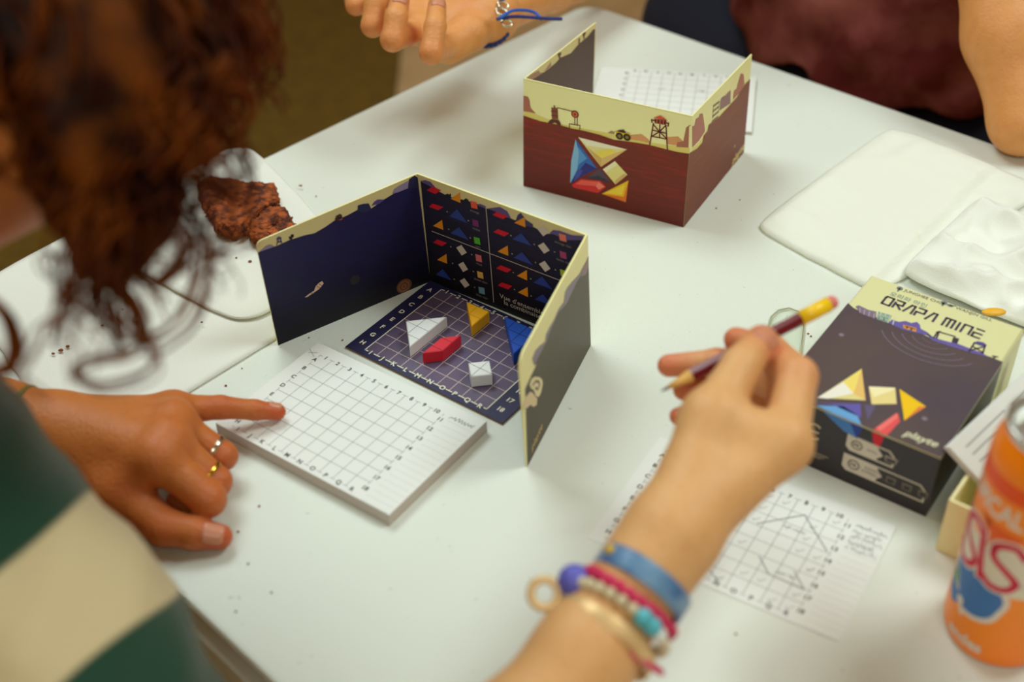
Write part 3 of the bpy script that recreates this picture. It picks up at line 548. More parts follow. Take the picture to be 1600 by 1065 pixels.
# ================================================================ GAME BOX LID, TRAY, RULE BOOKLET
FR, bx, by = A_(23.05, 50.84, 0), A_(.807, -.59, 0), A_(.59, .807, 0); LW, LL, LH = 9.84, 13.5, 4.61
FL = FR-LW*bx; UPZ = A_(0, 0, 1)
def open_box(o, ux, uy, w_, l_, h_, th, up, rad=.12):
    """box of four walls and one plate, open on the other side; up=True: a tray, False: a lid"""
    def q(a, b, z): return tuple(o+a*ux+b*uy+z*UPZ)
    zp, zo = (0, h_) if up else (h_, 0); zi = th if up else h_-th
    outer = [(0, 0), (w_, 0), (w_, l_), (0, l_)]; inner = [(th, th), (w_-th, th), (w_-th, l_-th), (th, l_-th)]
    e = rad; po = [(e, e), (w_-e, e), (w_-e, l_-e), (e, l_-e)]; ze = zp+(e if up else -e)
    V = [q(*p, zp) for p in po]+[q(*p, ze) for p in outer]+[q(*p, zo) for p in outer]+[q(*p, zo) for p in inner]+[q(*p, zi) for p in inner]; F = [(0, 1, 2, 3)]
    for k in range(4):
        for i in range(4): j = (i+1) % 4; F.append((k*4+i, k*4+j, k*4+4+j, k*4+4+i))
    F.append((16, 17, 18, 19))
    if up: F = [f[::-1] for f in F]
    return V, F
lid = obj('board_game_box', open_box(FL, bx, by, LW, LL, LH, .16, False), [pm('lid_card', (222, 220, 164), .4, spec=.45)]); props(lid, 'dark purple and cream board game box lid behind the orange can', 'game box')
a = Art(frame(FL+LH*UPZ, bx, by, UPZ), .006)
plum = pm('plum_print', (90, 77, 76), .36, col2=(80, 70, 80), nscale=14, spec=.5)
a.poly(plum, [(0,9.9),(0.48,9.63),(1.56,9.44),(2.45,9.66),(3.13,9.6),(3.87,9.37),(4.75,9.58),(5.74,9.46),(6.79,9.6),(7.84,9.68),(9.11,9.76),(9.71,9.72)]+[(LW, [(9.71,9.72)][0][1]), (LW, .0), (0, 0), (0, [(0,9.9)][0][1])], 1)
a.poly((128, 112, 130), [(0.52,9.82),(0.65,10.05),(1.33,9.95),(1.8,10.07),(2.05,9.41),(1.55,9.35),(1.01,9.39)], 2)
for k_ in range(6): a.line((180, 164, 176), [[(0.82,9.82)][0], [(1.01,9.39)][0]] if k_ == 0 else [(p[0]+.32*k_, p[1]-.0*k_) for p in [(0.82,9.82),(0.96,9.36)]], .05, 3)
a.poly((128, 160, 148), [(1.89,10.13),(2.74,10.22),(2.86,9.42),(2.1,9.38)], 2)
for k_ in range(4): a.line((206, 214, 176), [(p[0]+.3*k_, p[1]) for p in [(2.08,10.12),(2.23,9.42)]], .06, 3)
for k_ in range(2): a.line((206, 214, 176), [(p[0], p[1]-.3*k_) for p in [(1.98,9.88),(2.79,9.96)]], .05, 3)
PUR = (104, 92, 160)
a.poly(PUR, [(2.86,9.42),(2.9,9.85),(3.33,9.87),(3.64,10.19),(4,10.19),(4.25,10.49),(4.5,10.32),(4.69,9.98),(5.14,9.89),(5.53,9.63),(4.92,9.54),(3.86,9.29)], 2)
a.poly(PUR, [(5.13,9.75),(5.89,9.63),(6.69,9.76),(7.07,9.86),(7.93,9.82),(8.54,9.85),(9.02,9.67),(8.04,9.51),(6.7,9.37),(5.65,9.32)], 2)
a.poly((222, 150, 40), [(3.66,9.75),(4.45,9.89),(4.58,9.53),(4.36,9.49),(4.24,9.61),(4.09,9.44),(3.79,9.48)], 3)
for q in ([(3.82,9.66),(4.44,9.75)], [(3.98,9.53),(3.95,9.72)], [(4.26,9.56),(4.22,9.74)]): a.line((90, 66, 50), q, .08, 4)
DKP = (62, 54, 66)
for q in ([(5.6,10.18),(5.77,10.38)], [(5.65,10.24),(5.66,9.58)], [(5.72,10.28),(5.82,9.62)], [(5.8,10.31),(6.69,10.41)], [(7.84,10.54),(7.86,9.52)], [(8.45,10.56),(8.6,9.77)], [(7.89,10.11),(8.57,9.87)], [(8.38,10.38),(7.91,9.68)], [(9.15,9.88),(9.43,9.97)], [(9.29,9.93),(9.29,9.66)]): a.line(DKP, q, .1, 4)
a.poly(DKP, [(6.61,10.29),(6.96,10.36),(7.02,9.82),(6.69,9.78)], 4)
a.poly((84, 76, 136), [(7.85,10.41),(7.91,10.72),(8.26,10.82),(8.51,10.7),(8.53,10.46)], 4)
# title in stroked capitals
def strokes(a, col, word, x, y, hgt, wd, gap, wt, lay, sl=.0):
    SH = {'O': [[(0, 0), (1, 0), (1, 1), (.12, 1), (0, .85), (0, 0)]], 'R': [[(0, 1), (1, 1), (1, .5), (.25, .5), (1, 0)], [(0, 0), (0, .7)]], 'A': [[(0, 0), (.55, 1), (1, 1), (1, 0)]], 'P': [[(.05, 1), (1, 1), (1, .48), (0, .48), (0, 0)]],
          'M': [[(0, 0), (0, 1), (1, 1), (1, 0)], [(.5, 1), (.5, 0)]], 'I': [[(.5, 0), (.5, 1)]], 'N': [[(0, 0), (0, 1), (1, 1), (1, 0)]], 'E': [[(1, 1), (.1, 1)], [(1, .5), (0, .5), (0, 0), (1, 0)]]}
    for ch in word:
        if ch == ' ': x += wd*.75; continue
        w2 = wd*(.35 if ch == 'I' else 1.15 if ch == 'M' else 1)
        for st in SH[ch]: a.line(col, [(x+p*w2+sl*q*hgt, y+q*hgt) for p, q in st], wt, lay)
        x += w2+gap
tO, tE = [(1.72,11.06),(7.94,11.39)]
nl = 4*1.0+.35+3.15; full = tE[0]-tO[0]; wdt = full/(8.5+.75+8*.42); strokes(a, (70, 62, 78), 'ORAPA MINE', tO[0], tO[1]-.02, .84, wdt, wdt*.42, .15, 3)
p0 = [(1.67,12.09),(3.42,12.25),(2.35,13.05),(4.43,13.17),(5.67,13.17),(7.54,13.2)]
a.text((120, 150, 140), '오라파 마인', p0[0][0]+.1, (p0[0][1]+p0[1][1])/2+.12, .50, 3, align='L', bold=.005)
a.text((92, 92, 96), 'JUNGHEE CHOI', p0[2][0], (p0[2][1]+p0[3][1])/2, .38, 3, align='L', bold=.005, sx=.98)
a.text((92, 92, 96), 'WANJIN GILL', p0[4][0], (p0[4][1]+p0[5][1])/2, .38, 3, align='L', bold=.005)
for q in [(2.06,13.1),(4.91,13.22)]: a.circ((120, 126, 124), q, .2, 3); a.line((120, 126, 124), [q, (q[0], q[1]-.35)], .1, 3)
q = [(5.31,13.17)][0]; a.circ((120, 126, 124), q, .2, 3, sy=.7); a.line((120, 126, 124), [q, (q[0]+.3, q[1]+.15)], .1, 3)
# sonar arcs
cx, cy = [(5.61,9.42)][0]
for k_ in range(5):
    r_ = .45+.5*k_; a.line((128, 116, 140), [(cx+r_*1.25*math.sin(t), cy-r_*.9*math.cos(t)) for t in np.linspace(-1.15, 1.15, 15)], .05, 2)
for q in [(0.98,6.76),(7.93,2.47)]: a.circ((132, 118, 130), q, .16, 2)
gm = lambda c, q, l=3: a.poly(c, q, l)
gm((228, 214, 140), [(2.25,0.71),(3.28,4.49),(4.6,2.04)]); gm((240, 236, 220), [(2.25,0.71),(2.9,2.79),(3.79,2.2),(2.8,0.97)], 4); gm((232, 192, 110), [(3.79,2.2),(3.28,4.49),(4.6,2.04)], 4); gm((242, 220, 110), [(2.9,2.79),(3.28,4.49),(3.79,2.2)], 4)
gm((232, 214, 140), [(4.26,3.26),(5.56,4.01),(6.17,2.75),(5.02,1.92)]); gm((244, 234, 180), [(4.26,3.26),(5.56,4.01),(5.49,3.62),(4.87,2.54)], 4)
gm((242, 196, 14), [(5.8,4.04),(7.63,3.46),(7.07,1.68)]); gm((226, 132, 60), [(7.63,3.46),(7.07,1.68),(7.29,3.28)], 4)
gm((96, 86, 118), [(4.71,1.65),(5.27,1.98),(5.38,0.53)])
gm((98, 90, 168), [(2.36,0.26),(4.49,1.6),(4.98,0.56),(3.25,0.66)])
EDG = [(5.96,0.03),(6.51,2.06),(6.9,1.49),(6.75,0)]
gm((226, 84, 84), [(max(p[0], 0), max(p[1], 0)) for p in EDG]); gm((238, 116, 110), [(6.01,0.26),(6.48,2.04),(6.7,1.73),(6.31,0.09)], 4)
gm((104, 162, 214), [(p[0], max(p[1], 0.)) for p in [(2.47,0.08),(3.78,0.86),(4.72,0.63),(5.22,0.02)]]+[([(5.4,0)][0][0], 0), ([(3.53,0)][0][0], 0)], 3)
tl_ = [(7.73,0.79),(9.19,0.84)]
a.text((228, 226, 186), 'playte', (tl_[0][0]+tl_[1][0])/2, (tl_[0][1]+tl_[1][1])/2+.05, .78, 3, bold=.014, shear=.3, rot=.05)
a.build('printed_cover', lid)
a = Art(frame(FL, bx, UPZ, -by), .006); blk = pm('black_print', (40, 32, 34), .42)
a.poly(blk, [(0, 0), (LW, 0), (LW, LH-.1), (0, LH-.1)], 1)
lf = [(4.52,3.71),(5.35,3.82),(4.89,3.65),(5.86,4.46),(6.62,4.45),(6.47,3.87),(6.2,3.98)]
a.poly((70, 128, 196), [(lf[0][0]-1.6, LH-.1), (lf[1][0], LH-.1), (lf[1][0]-.3, 3.55), (lf[0][0]-.2, 3.7)], 2)
a.poly((40, 60, 150), [(lf[1][0]-.75, LH-.1), (lf[1][0], LH-.1), (lf[1][0]-.2, 3.5)], 3)
a.poly((214, 20, 44), [(lf[3][0]+.05, LH-.1), (lf[4][0], LH-.1), (lf[5][0], 3.5), (lf[6][0]-.1, 3.75)], 2)
LAB = (208, 200, 180)
def label(q, black):
    """recycling label: light frame q (left-bottom, right-bottom, right-top, left-top), dark field to the right"""
    x0, y0, x1, y1 = q; r = .25
    pts = [(x0+r, y0), (x1, y0), (x1, y1-.35), (x1-.35, y1), (x0, y1), (x0, y0+r)]; a.poly(LAB, pts, 2); a.poly(blk, [(black, y0+.12), (x1-.1, y0+.12), (x1-.1, y1-.4), (x1-.4, y1-.1), (black, y1-.1)], 3)
    a.poly(LAB, [(black-.1, y0+.12), (black+.32, (y0+y1)/2), (black-.1, y1-.1)], 4)
    h = y1-y0; a.circ((90, 80, 72), (x0+.55*h, (y0+y1)/2), .3*h, 3); a.circ(LAB, (x0+.55*h, (y0+y1)/2), .23*h, 4); a.text((60, 52, 50), 'FR', x0+.55*h, (y0+y1)/2, .3*h, 5, bold=.02)
l1 = [(4.6,2.69),(7.46,2.49),(7.4,3.63),(4.57,3.65),(6.47,3.12)]; l2 = [(4.59,1.14),(9.53,0.93),(9.48,2.19),(4.6,2.14),(6.66,1.61)]
q1 = (l1[0][0], (l1[0][1]+l1[1][1])/2-.1, l1[1][0], (l1[2][1]+l1[3][1])/2); q2 = (l2[0][0], (l2[0][1]+l2[1][1])/2-.1, l2[1][0], (l2[2][1]+l2[3][1])/2)
label(q1, l1[4][0]); label(q2, l2[4][0])
h1 = q1[3]-q1[1]; a.text((110, 100, 92), 'BOÎTE', q1[0]+1.35*h1, (q1[1]+q1[3])/2, .2, 5); a.poly((150, 142, 128), [(l1[4][0]+.5, q1[1]+.3), (l1[4][0]+1.1, q1[1]+.3), (l1[4][0]+1.2, q1[3]-.4), (l1[4][0]+.4, q1[3]-.4)], 4)
a.poly(blk, [(l1[4][0]+.56, q1[1]+.36), (l1[4][0]+1.04, q1[1]+.36), (l1[4][0]+1.1, q1[3]-.55), (l1[4][0]+.5, q1[3]-.55)], 5)
ym = (q2[1]+q2[3])/2
a.text((100, 90, 84), 'ÉLÉMENTS', q2[0]+1.9, ym+.18, .24, 5); a.text((100, 90, 84), "D'EMBALLAGE", q2[0]+1.95, ym-.12, .24, 5)
xx = l2[4][0]
for k_ in range(3): x_ = xx+.85+k_*.95; a.poly((112, 108, 92), [(x_-.25, ym-.25), (x_+.25, ym-.25), (x_+.3, ym+.25), (x_-.3, ym+.25)], 4); a.poly(blk, [(x_-.18, ym-.18), (x_+.18, ym-.18), (x_+.2, ym+.12), (x_-.2, ym+.12)], 5)
ce = [(2.67,2.77),(3.12,1.25)]
for dx in (0, -.85): a.line((214, 196, 150), [(ce[0][0]+dx+.45*math.cos(t), ce[0][1]+.55*math.sin(t)) for t in np.linspace(.9, 5.4, 12)], .13, 2)
a.line((214, 196, 150), [(ce[0][0]-.4, ce[0][1]), (ce[0][0]+.25, ce[0][1])], .11, 2)
for k_ in range(3): a.line((170, 156, 130), [(ce[1][0]-1.3, ce[1][1]-.16*k_), (ce[1][0]+.6-.2*k_, ce[1][1]-.16*k_)], .06, 2)
a.build('printed_front', lid)
a = Art(frame(FR, by, UPZ, bx), .006); vv = [(9.71,9.72)][0][1]
a.poly(blk, [(0, 0), (vv-.9, 0), (vv-.3, 1.6), (vv-.1, 3.2), (vv, LH-.1), (0, LH-.1)], 1)
for k_ in range(4): a.line((150, 140, 100), [(vv+.8+.32*k_, .9), (vv+.8+.32*k_, 3.6-.3*(k_ % 2))], .07, 2)
for k_ in range(3): a.line((110, 110, 50), [(1.1+.25*k_, 1.2), (1.1+.25*k_, 3.2)], .07, 2)
a.build('printed_side', lid)
TO, tx, ty = A_(22.95, 48.4, 0), A_(.79, -.613, 0), A_(.613, .79, 0)
tray = obj('game_box_tray', open_box(TO, tx, ty, 9.5, 13.0, 3.9, .18, True, .06), pm('tray_card', (244, 236, 178), .55)); props(tray, 'open cream cardboard box tray behind the orange can', 'game box')
BA0, BL_, BS_ = A_(23.4, 51.27, 5.12), n_((5.905, 5.734, 0)), n_((1.378, -1.475, -1.0)); BN = n_(np.cross(BL_, BS_)); BN = BN if BN[2] > 0 else -BN
bk = thing('rule_booklet', 'white printed rules booklet leaning in the cream box tray', 'booklet', tuple(BA0))
def slab(o, u, v, n, lu, lv, t0, t1): b_ = [o+n*t0, o+u*lu+n*t0, o+u*lu+v*lv+n*t0, o+v*lv+n*t0]; return hexa(b_, [q+n*(t1-t0) for q in b_])
for k_ in range(4):
    obj('page', slab(BA0+BS_*.03*k_+BL_*.02*k_, BL_, BS_, BN, 10.3, 8.6, -.32+.08*k_, -.32+.08*k_+.06), pm('booklet_paper', (226, 228, 220), .6), bk)
a = Art(frame(BA0+BN*-.02, BL_, BS_, BN), .006)
for k_ in range(14):
    for s_ in range(2): a.line((160, 164, 158), [(1.0+4.8*s_, .75+.52*k_), (1.0+4.8*s_+4.1-(k_*37 % 10)*.1, .75+.52*k_)], .1, 1)
a.build('printed_text', bk)

# ================================================================ DRINK CAN
can = thing('drink_can', 'orange aluminium fruit drink can at the lower right corner', 'can', (24.6, 42.9, 0))
CR, CH, cc = 2.74, 14.4, (24.6, 42.9, 0)
obj('can_body', lathe(cc, [(2.25, .25), (2.3, .06), (2.42, .0), (2.52, .12), (2.66, .5), (2.72, .9), (2.74, 1.3), (2.74, 12.3), (2.72, 12.7), (2.62, 13.15), (2.45, 13.6), (2.34, 13.85)], 96), pm('orange_can', (255, 142, 4), .35, metal=0, spec=.4, col2=(255, 128, 2), nscale=6), can, smooth=True)
obj('base_rim', lathe(cc, [(0.001, .5), (1.6, .45), (2.1, .12), (2.27, .04), (2.45, .02), (2.56, .2), (2.52, .22)], 64), pm('aluminium', (206, 206, 198), .28, metal=1), can, smooth=True)
obj('can_lid', lathe(cc, [(2.35, 13.8), (2.43, 14.0), (2.46, 14.25), (2.4, 14.4), (2.28, 14.4), (2.2, 14.2), (2.14, 13.7), (2.05, 13.62), (1.98, 13.75), (1.9, 13.8), (.001, 13.8)], 64), pm('aluminium', (206, 206, 198), .28, metal=1), can, smooth=True, label='silver lid')
rp = ring_path((cc[0], cc[1]-.5, 13.95), (0, 0, 1), .75, 20, 1.05)
obj('pull_tab', join(tube(rp, .13, 6, True), tube([(cc[0]-.5, cc[1]+.3, 13.92), (cc[0]+.5, cc[1]+.3, 13.92)], .22, 6), tube([(cc[0], cc[1]+.1, 13.8), (cc[0], cc[1]+.1, 14.0)], .2, 8)), pm('aluminium', (206, 206, 198), .28, metal=1), can, smooth=True)
# print wraps round the can: u = degrees round from the viewer's left, v = height
cdir = math.atan2(-cc[1], -cc[0])
def canf(u, v, h): t = cdir-math.radians(90)+math.radians(u); r_ = CR+.004+h; return A_(cc[0]+r_*math.cos(t), cc[1]+r_*math.sin(t), v)
class CanArt(Art):
    def mesh(s, col, V2, F, lay):
        # cut faces into thin upright strips so they follow the curve
        import bmesh
        bm = bmesh.new(); vv_ = [bm.verts.new((x, y, 0)) for x, y in V2]
        for f in F:
            try: bm.faces.new([vv_[i] for i in f])
            except ValueError: pass
        st_ = getattr(s, 'step', 8); xs = [x for x, y in V2]; c_ = math.ceil(min(xs)/st_)*st_
        while c_ < max(xs):
            bmesh.ops.bisect_plane(bm, geom=bm.verts[:]+bm.edges[:]+bm.faces[:], plane_co=(c_, 0, 0), plane_no=(1, 0, 0)); c_ += st_
        bm.verts.index_update(); Art.mesh(s, col, [(v.co.x, v.co.y) for v in bm.verts], [tuple(v.index for v in f.verts) for f in bm.faces], lay); bm.free()
D2 = math.degrees(1/CR)      # degrees per cell of arc
a = CanArt(canf, .006)
WH, RDS, BLS = (226, 214, 196), (206, 22, 62), (64, 116, 178)
a.poly((240, 84, 10), [(-30, 12.2), (210, 12.2), (210, 11.2), (-30, 11.2)], 1)
a.text(WH, 'TROPICAL', 33, 10.35, 1.5, 3, bold=.03, sx=D2*.72)
a.poly((246, 140, 40), [(0, 9.6), (60, 9.5), (40, 8.2), (5, 8.9)], 2); a.poly((238, 96, 20), [(40, 9.5), (92, 9.4), (66, 7.7)], 2)
a.poly((226, 216, 190), [(-20, 8.4), (4, 8.8), (30, 8.1), (62, 7.75), (96, 8.9), (112, 8.2), (112, 5.6), (80, 5.35), (50, 5.6), (20, 5.3), (-20, 5.6)], 2)
a.poly((40, 90, 170), [(-6, 9.6), (3, 9.8), (4, 8.4), (-6, 8.2)], 4)
def can_stroke(col, pts, wd, lay): p_ = catmull([(x, y, 0) for x, y in pts], 6); a.line(col, [(q_[0], q_[1]) for q_ in p_], wd, lay)
b = CanArt(lambda u, v, h: canf(u*D2, v, h), .006); b.step = .3
def stroke2(col, pts, wd, lay): p_ = catmull([(x, y, 0) for x, y in pts], 6); b.line(col, [(q_[0], q_[1]) for q_ in p_], wd, lay)
def letter2(kind, x, lay=4):
    S_ = {'S': [(1.5, 2.0), (1.0, 2.4), (.25, 2.1), (.2, 1.5), (.9, 1.05), (1.4, .6), (1.1, .1), (.4, .0), (-.2, .35)], 'I': [(0, 2.3), (.2, 1.2), (.45, .05)], 'A': [(-.1, .1), (.4, 1.3), (.75, 2.3), (1.05, 1.2), (1.35, .1)], 'O': [(.7, 2.3), (-.05, 1.5), (.1, .4), (.8, .1), (1.4, .9), (1.2, 2.0), (.7, 2.3)]}[kind]
    pts = [(x+p*1.08, 5.75+q*1.22) for p, q in S_]; stroke2(WH, pts, .62, lay); stroke2(RDS, pts, .36, lay+1)
for k_, x_ in zip('OASIS', (-2.05, -.5, .8, 2.35, 3.0)): letter2(k_, x_, 4)
b.line(RDS, [(-.2, 6.5), (.3, 6.5)], .3, 5)
# blue splash with leaf and drop
cx, cy = 2.6, 4.65
for rr, col, ly in ((1.95, WH, 2), (1.65, BLS, 3)):
    b.poly(col, [(cx+rr*(1+.05*math.sin(5*t))*math.cos(t), cy+rr*.95*math.sin(t)) for t in np.linspace(0, 2*math.pi, 40, endpoint=False)], ly)
b.poly(BLS, [(.9, 5.2), (.75, 4.0), (1.0, 3.0), (1.5, 2.6), (2.1, 3.0), (1.6, 5.0)], 4)
b.poly(WH, [(.95, 5.3), (1.0, 3.9), (1.95, 3.7), (1.5, 4.6)], 5); b.poly((44, 140, 60), [(1.05, 5.0), (1.1, 4.0), (1.75, 3.85), (1.4, 4.6)], 6)
b.circ(WH, (2.15, 3.35), .26, 5); b.poly(WH, [(2.2, 2.7), (2.5, 2.5), (2.6, 2.75), (2.4, 2.9)], 5)
a.text(WH, 'andes', 62, 1.3, 1.0, 3, bold=.03, sx=D2*.9)
a.build('printed_lettering', can)['kind'] = 'stuff'; b.build('printed_logo', can)

# ================================================================ PAPER NAPKINS
def napkin(name, label, quad4, z, th, seed, amp=.1, rough_amp=0, rnd_=.06, n=44, mat=None, folds=()):
    q = [np.array(p, float) for p in quad4]; V, F = [], []
    def hgt(x, y):
        h = amp*mnoise.noise((x*.22+seed, y*.22, seed))+amp*.35*mnoise.noise((x*.7, y*.7+seed, 3))
        if rough_amp: h += rough_amp*(1-abs(mnoise.noise((x*.17+seed*2, y*.17, 1.7)))*2.6)+rough_amp*.5*(1-abs(mnoise.noise((x*.4, y*.4+seed, 7.7)))*2.4)
        return h
    for side in (0, 1):
        for i in range(n+1):
            for j in range(n+1):
                s, t = 2*i/n-1, 2*j/n-1; s2, t2 = s*math.sqrt(max(0, 1-rnd_*2*t**8)), t*math.sqrt(max(0, 1-rnd_*2*s**8)); a_, b_ = (s2+1)/2, (t2+1)/2
                p = (q[0]*(1-a_)+q[1]*a_)*(1-b_)+(q[3]*(1-a_)+q[2]*a_)*b_
                edge = min(1, 6*min(1-abs(s), 1-abs(t))+.15)
                wv = .12*mnoise.noise((p[0]*.5, p[1]*.5, seed))
                zt = z+th*(.72+.28*edge**.5)+max(0, hgt(p[0], p[1]))*edge
                for (l0, l1, hh, wd_) in folds:
                    d_ = n_(np.array(l1)-np.array(l0)); e_ = np.array([p[0], p[1]])-np.array(l0); x_ = e_[0]*d_[1]-e_[1]*d_[0]; zt += hh/(1+math.exp(max(-30, min(30, x_/wd_))))*edge
                V.append((p[0]+wv*(1-edge), p[1]+wv*(1-edge), zt if side == 0 else z))
    m = n+1; o = m*m
    ccw = np.cross(q[1]-q[0], q[3]-q[0]) > 0
    for i in range(n):
        for j in range(n):
            f = (i*m+j, (i+1)*m+j, (i+1)*m+j+1, i*m+j+1); f = f if ccw else f[::-1]; F.append(f); F.append(tuple(k+o for k in f[::-1]))
    bd = [i*m for i in range(n)]+[n*m+j for j in range(n)]+[i*m+n for i in range(n, 0, -1)]+[j for j in range(n, 0, -1)]
    for k in range(len(bd)): u_, v_ = bd[k], bd[(k+1) % len(bd)]; f = (u_, u_+o, v_+o, v_); F.append(f if ccw else f[::-1])
    return props(obj(name, (V, F), mat or pm('napkin_paper', (236, 238, 226), .85, bump=.3, bscale=1100, sheen=.2), smooth=True), label, 'napkin')
XY = lambda p: p[:2]
napkin('paper_napkin', 'wide white paper napkin lying flat under the curls and the hand', [XY((-38.37,73.91,0.00)), XY((-26.17,56.74,0.00)), XY((-10.60,73.33,0.00)), XY((-21.12,93.64,0.00))], .02, .22, 3.1, .1)
napkin('paper_napkin', 'folded white paper napkin layer beneath the brownie', [XY((-31.53,79.88,0.00)), XY((-17.95,68.77,0.00)), XY((-10.83,76.37,0.00)), XY((-21.30,93.45,0.00))], .42, .16, 5.7, .08, rnd_=.1)
stained = pm('stained_napkin', (234, 236, 220), .85, bump=.3, bscale=1100, col2=(222, 196, 128), nscale=9, rampx=(.66, .86))
napkin('paper_napkin', 'folded white napkin with faint orange stains behind the game box', [XY((17.80,79.60,0.00)), XY((25.08,71.28,0.00)), XY((40.88,83.64,0.00)), XY((31.24,93.61,0.00))], .02, .28, 9.3, .5, rnd_=.05, mat=stained, folds=((XY((26.50,73.96,0.00)), XY((34.42,83.02,0.00)), .4, .08),))
napkin('crumpled_napkin', 'crumpled white napkin with sharp folds beside the game box at right', [XY((26.67,72.83,-0.00)), XY((34.91,65.57,-0.00)), XY((42.68,72.98,-0.00)), XY((35.17,82.29,0.00))], .55, .2, 4.4, .4, rough_amp=1.0, n=70)
bit = obj('orange_peel', ball((31.44,67.22,1.60), .55, 8, (1.5, .7, .35)), pm('orange_bit', (238, 178, 40), .5), smooth=True); props(bit, 'small bright orange food scrap on the crumpled napkin', 'food scrap')

# ================================================================ BROWNIES AND CRUMBS
def cake(name, label, poly, z0, hgt, seed, h=.16, rough=.35, top=(150, 78, 44)):
    p = np.array(poly, float); lo = list(p.min(0)-1.0)+[z0-.3]; hi = list(p.max(0)+1.0)+[z0+hgt+1.0]
    e = np.roll(p, -1, 0)-p; nr = np.stack([e[:, 1], -e[:, 0]], 1)/np.linalg.norm(e, axis=1)[:, None]
    if sum(p[i][0]*p[(i+1) % len(p)][1]-p[(i+1) % len(p)][0]*p[i][1] for i in range(len(p))) < 0: nr = -nr
    def fn(P):
        d = np.max([(P[..., 0]-q[0])*m[0]+(P[..., 1]-q[1])*m[1] for q, m in zip(p, nr)], 0)
        return smin_max(d, np.abs(P[..., 2]-(z0+hgt/2))-hgt/2)
    def smin_max(a_, b_): return -smin(-a_, -b_, .5)
    V, F = nets(fn, lo, hi, h); c = V.mean(0); out = []
    for v in V:
        u = n_(v-c); q = v*1.0
        side = 1 if abs(u[2]) < .75 else .35
        k = rough*(mnoise.fractal(tuple(q*.5+seed), 1.0, 2.0, 3)*1.1*side+.9*abs(mnoise.noise(tuple(q*1.6+seed)))+.8*(abs(mnoise.noise(tuple(q*3.1)))-.2)+.4*mnoise.noise(tuple(q*5.5)))
        v2 = v+n_(A_(u[0], u[1], u[2]*.6))*k; v2[2] = max(v2[2], z0); out.append(tuple(v2))
    return props(obj(name, (out, F.tolist()), pm('cake_crumb', (78, 30, 8), .9, bump=1, bscale=420, col2=(176, 88, 34), nscale=130, detail=7, rampx=(.40, .60)), base=(c[0], c[1], z0)), label, 'brownie')
cake('brownie', 'flat-topped wedge of brown cake lying on the napkin, mostly behind the curls', [XY((-23.54,84.74,1.90)), XY((-21.38,79.66,1.90)), XY((-19.90,78.46,1.90)), XY((-18.46,80.05,1.90)), XY((-17.13,82.80,1.90)), XY((-17.64,84.59,1.90)), XY((-22.51,85.51,1.90))], .62, 1.35, 2.2, h=.13, rough=.3)
cake('brownie', 'crumbly broken piece of brown cake touching the blue screen edge', [XY((-18.89,79.33,1.50)), XY((-18.20,77.69,1.50)), XY((-16.69,77.31,1.50)), XY((-15.22,78.86,1.50)), XY((-15.80,80.71,1.50)), XY((-16.77,81.76,1.50)), XY((-18.03,81.30,1.50))], .62, 1.15, 8.8, h=.12, rough=.46)
CRP = [(-29.57,66.85,0.42), (-29.20,67.24,0.42), (-29.99,66.54,0.42), (-27.42,69.40,0.42), (-25.71,71.09,0.42), (-26.42,71.11,0.42), (-18.41,76.07,0.65), (-19.48,76.57,0.65), (-17.75,76.90,0.65), (-16.06,86.41,0.30), (-16.46,83.92,0.30), (-14.84,82.72,0.30), (-14.73,85.22,0.10), (-20.71,69.25,0.62), (-23.72,83.68,0.65), (-22.51,81.91,0.65),
       (-13.47,68.07,0.05), (-11.22,67.72,0.05), (-18.27,63.39,0.05), (-17.49,65.06,0.05), (15.50,82.40,0.05), (30.35,80.18,0.62), (19.55,67.31,0.05), (19.67,67.04,0.05), (-15.65,50.83,0.05), (-14.72,52.78,0.05), (-14.74,48.45,0.05), (11.22,42.93,0.05), (-13.21,46.38,0.05), (-14.94,45.12,0.05), (17.43,83.46,0.05)]
CRR = [.2, .18, .14, .14, .13, .12, .17, .1, .1, .17, .1, .1, .09, .11, .11, .13, .08, .09, .11, .08, .1, .13, .09, .09, .1, .09, .08, .08, .09, .09, .08]
CG = ['left']*6+['brownie']*3+['edge']*4+['left', 'brownie', 'brownie', 'pad', 'pad', 'left table', 'left table', 'far', 'right', 'sleeve', 'sleeve']+['front']*3+['sheet']+['front']*2+['far']
CL = {'left': 'tiny brown cake crumb on the wide white napkin under the curls', 'brownie': 'tiny brown cake crumb on the folded napkin beside the brownies', 'edge': 'tiny brown cake crumb on the bare table right of the brownies', 'pad': 'tiny dark crumb on the table between blue screen and grid pad', 'left table': 'tiny dark crumb on the table between the napkin edge and the pad',
      'far': 'tiny dark crumb on the table right of the maroon screen', 'right': 'single dark crumb on the stained white napkin at right', 'sleeve': 'tiny dark crumb beside the clear plastic sleeve', 'front': 'tiny dark crumb on the bare table in front of the pad', 'sheet': 'tiny dark crumb beside the loose pencilled sheet'}
for p_, r_, g_ in zip(CRP, CRR, CG):
    r_ *= .68; V, F = ball(p_, r_, 6, (1.2, .9, .7)); V = [tuple(np.array(p_)+(np.array(v)-np.array(p_))*(1+.5*mnoise.noise(tuple(np.array(v)*5)))) for v in V]
    props(obj('crumb', (V, F), pm('crumb', (140, 84, 44), .9)), CL[g_], 'crumb', None if g_ in ('right', 'sheet') else {'left': 'crumbs on the wide napkin', 'brownie': 'crumbs beside the brownies', 'edge': 'crumbs right of the brownies', 'pad': 'crumbs behind the pad', 'left table': 'crumbs left of the pad', 'far': 'crumbs right of the maroon screen', 'sleeve': 'crumbs beside the plastic sleeve', 'front': 'crumbs in front of the pad'}[g_])

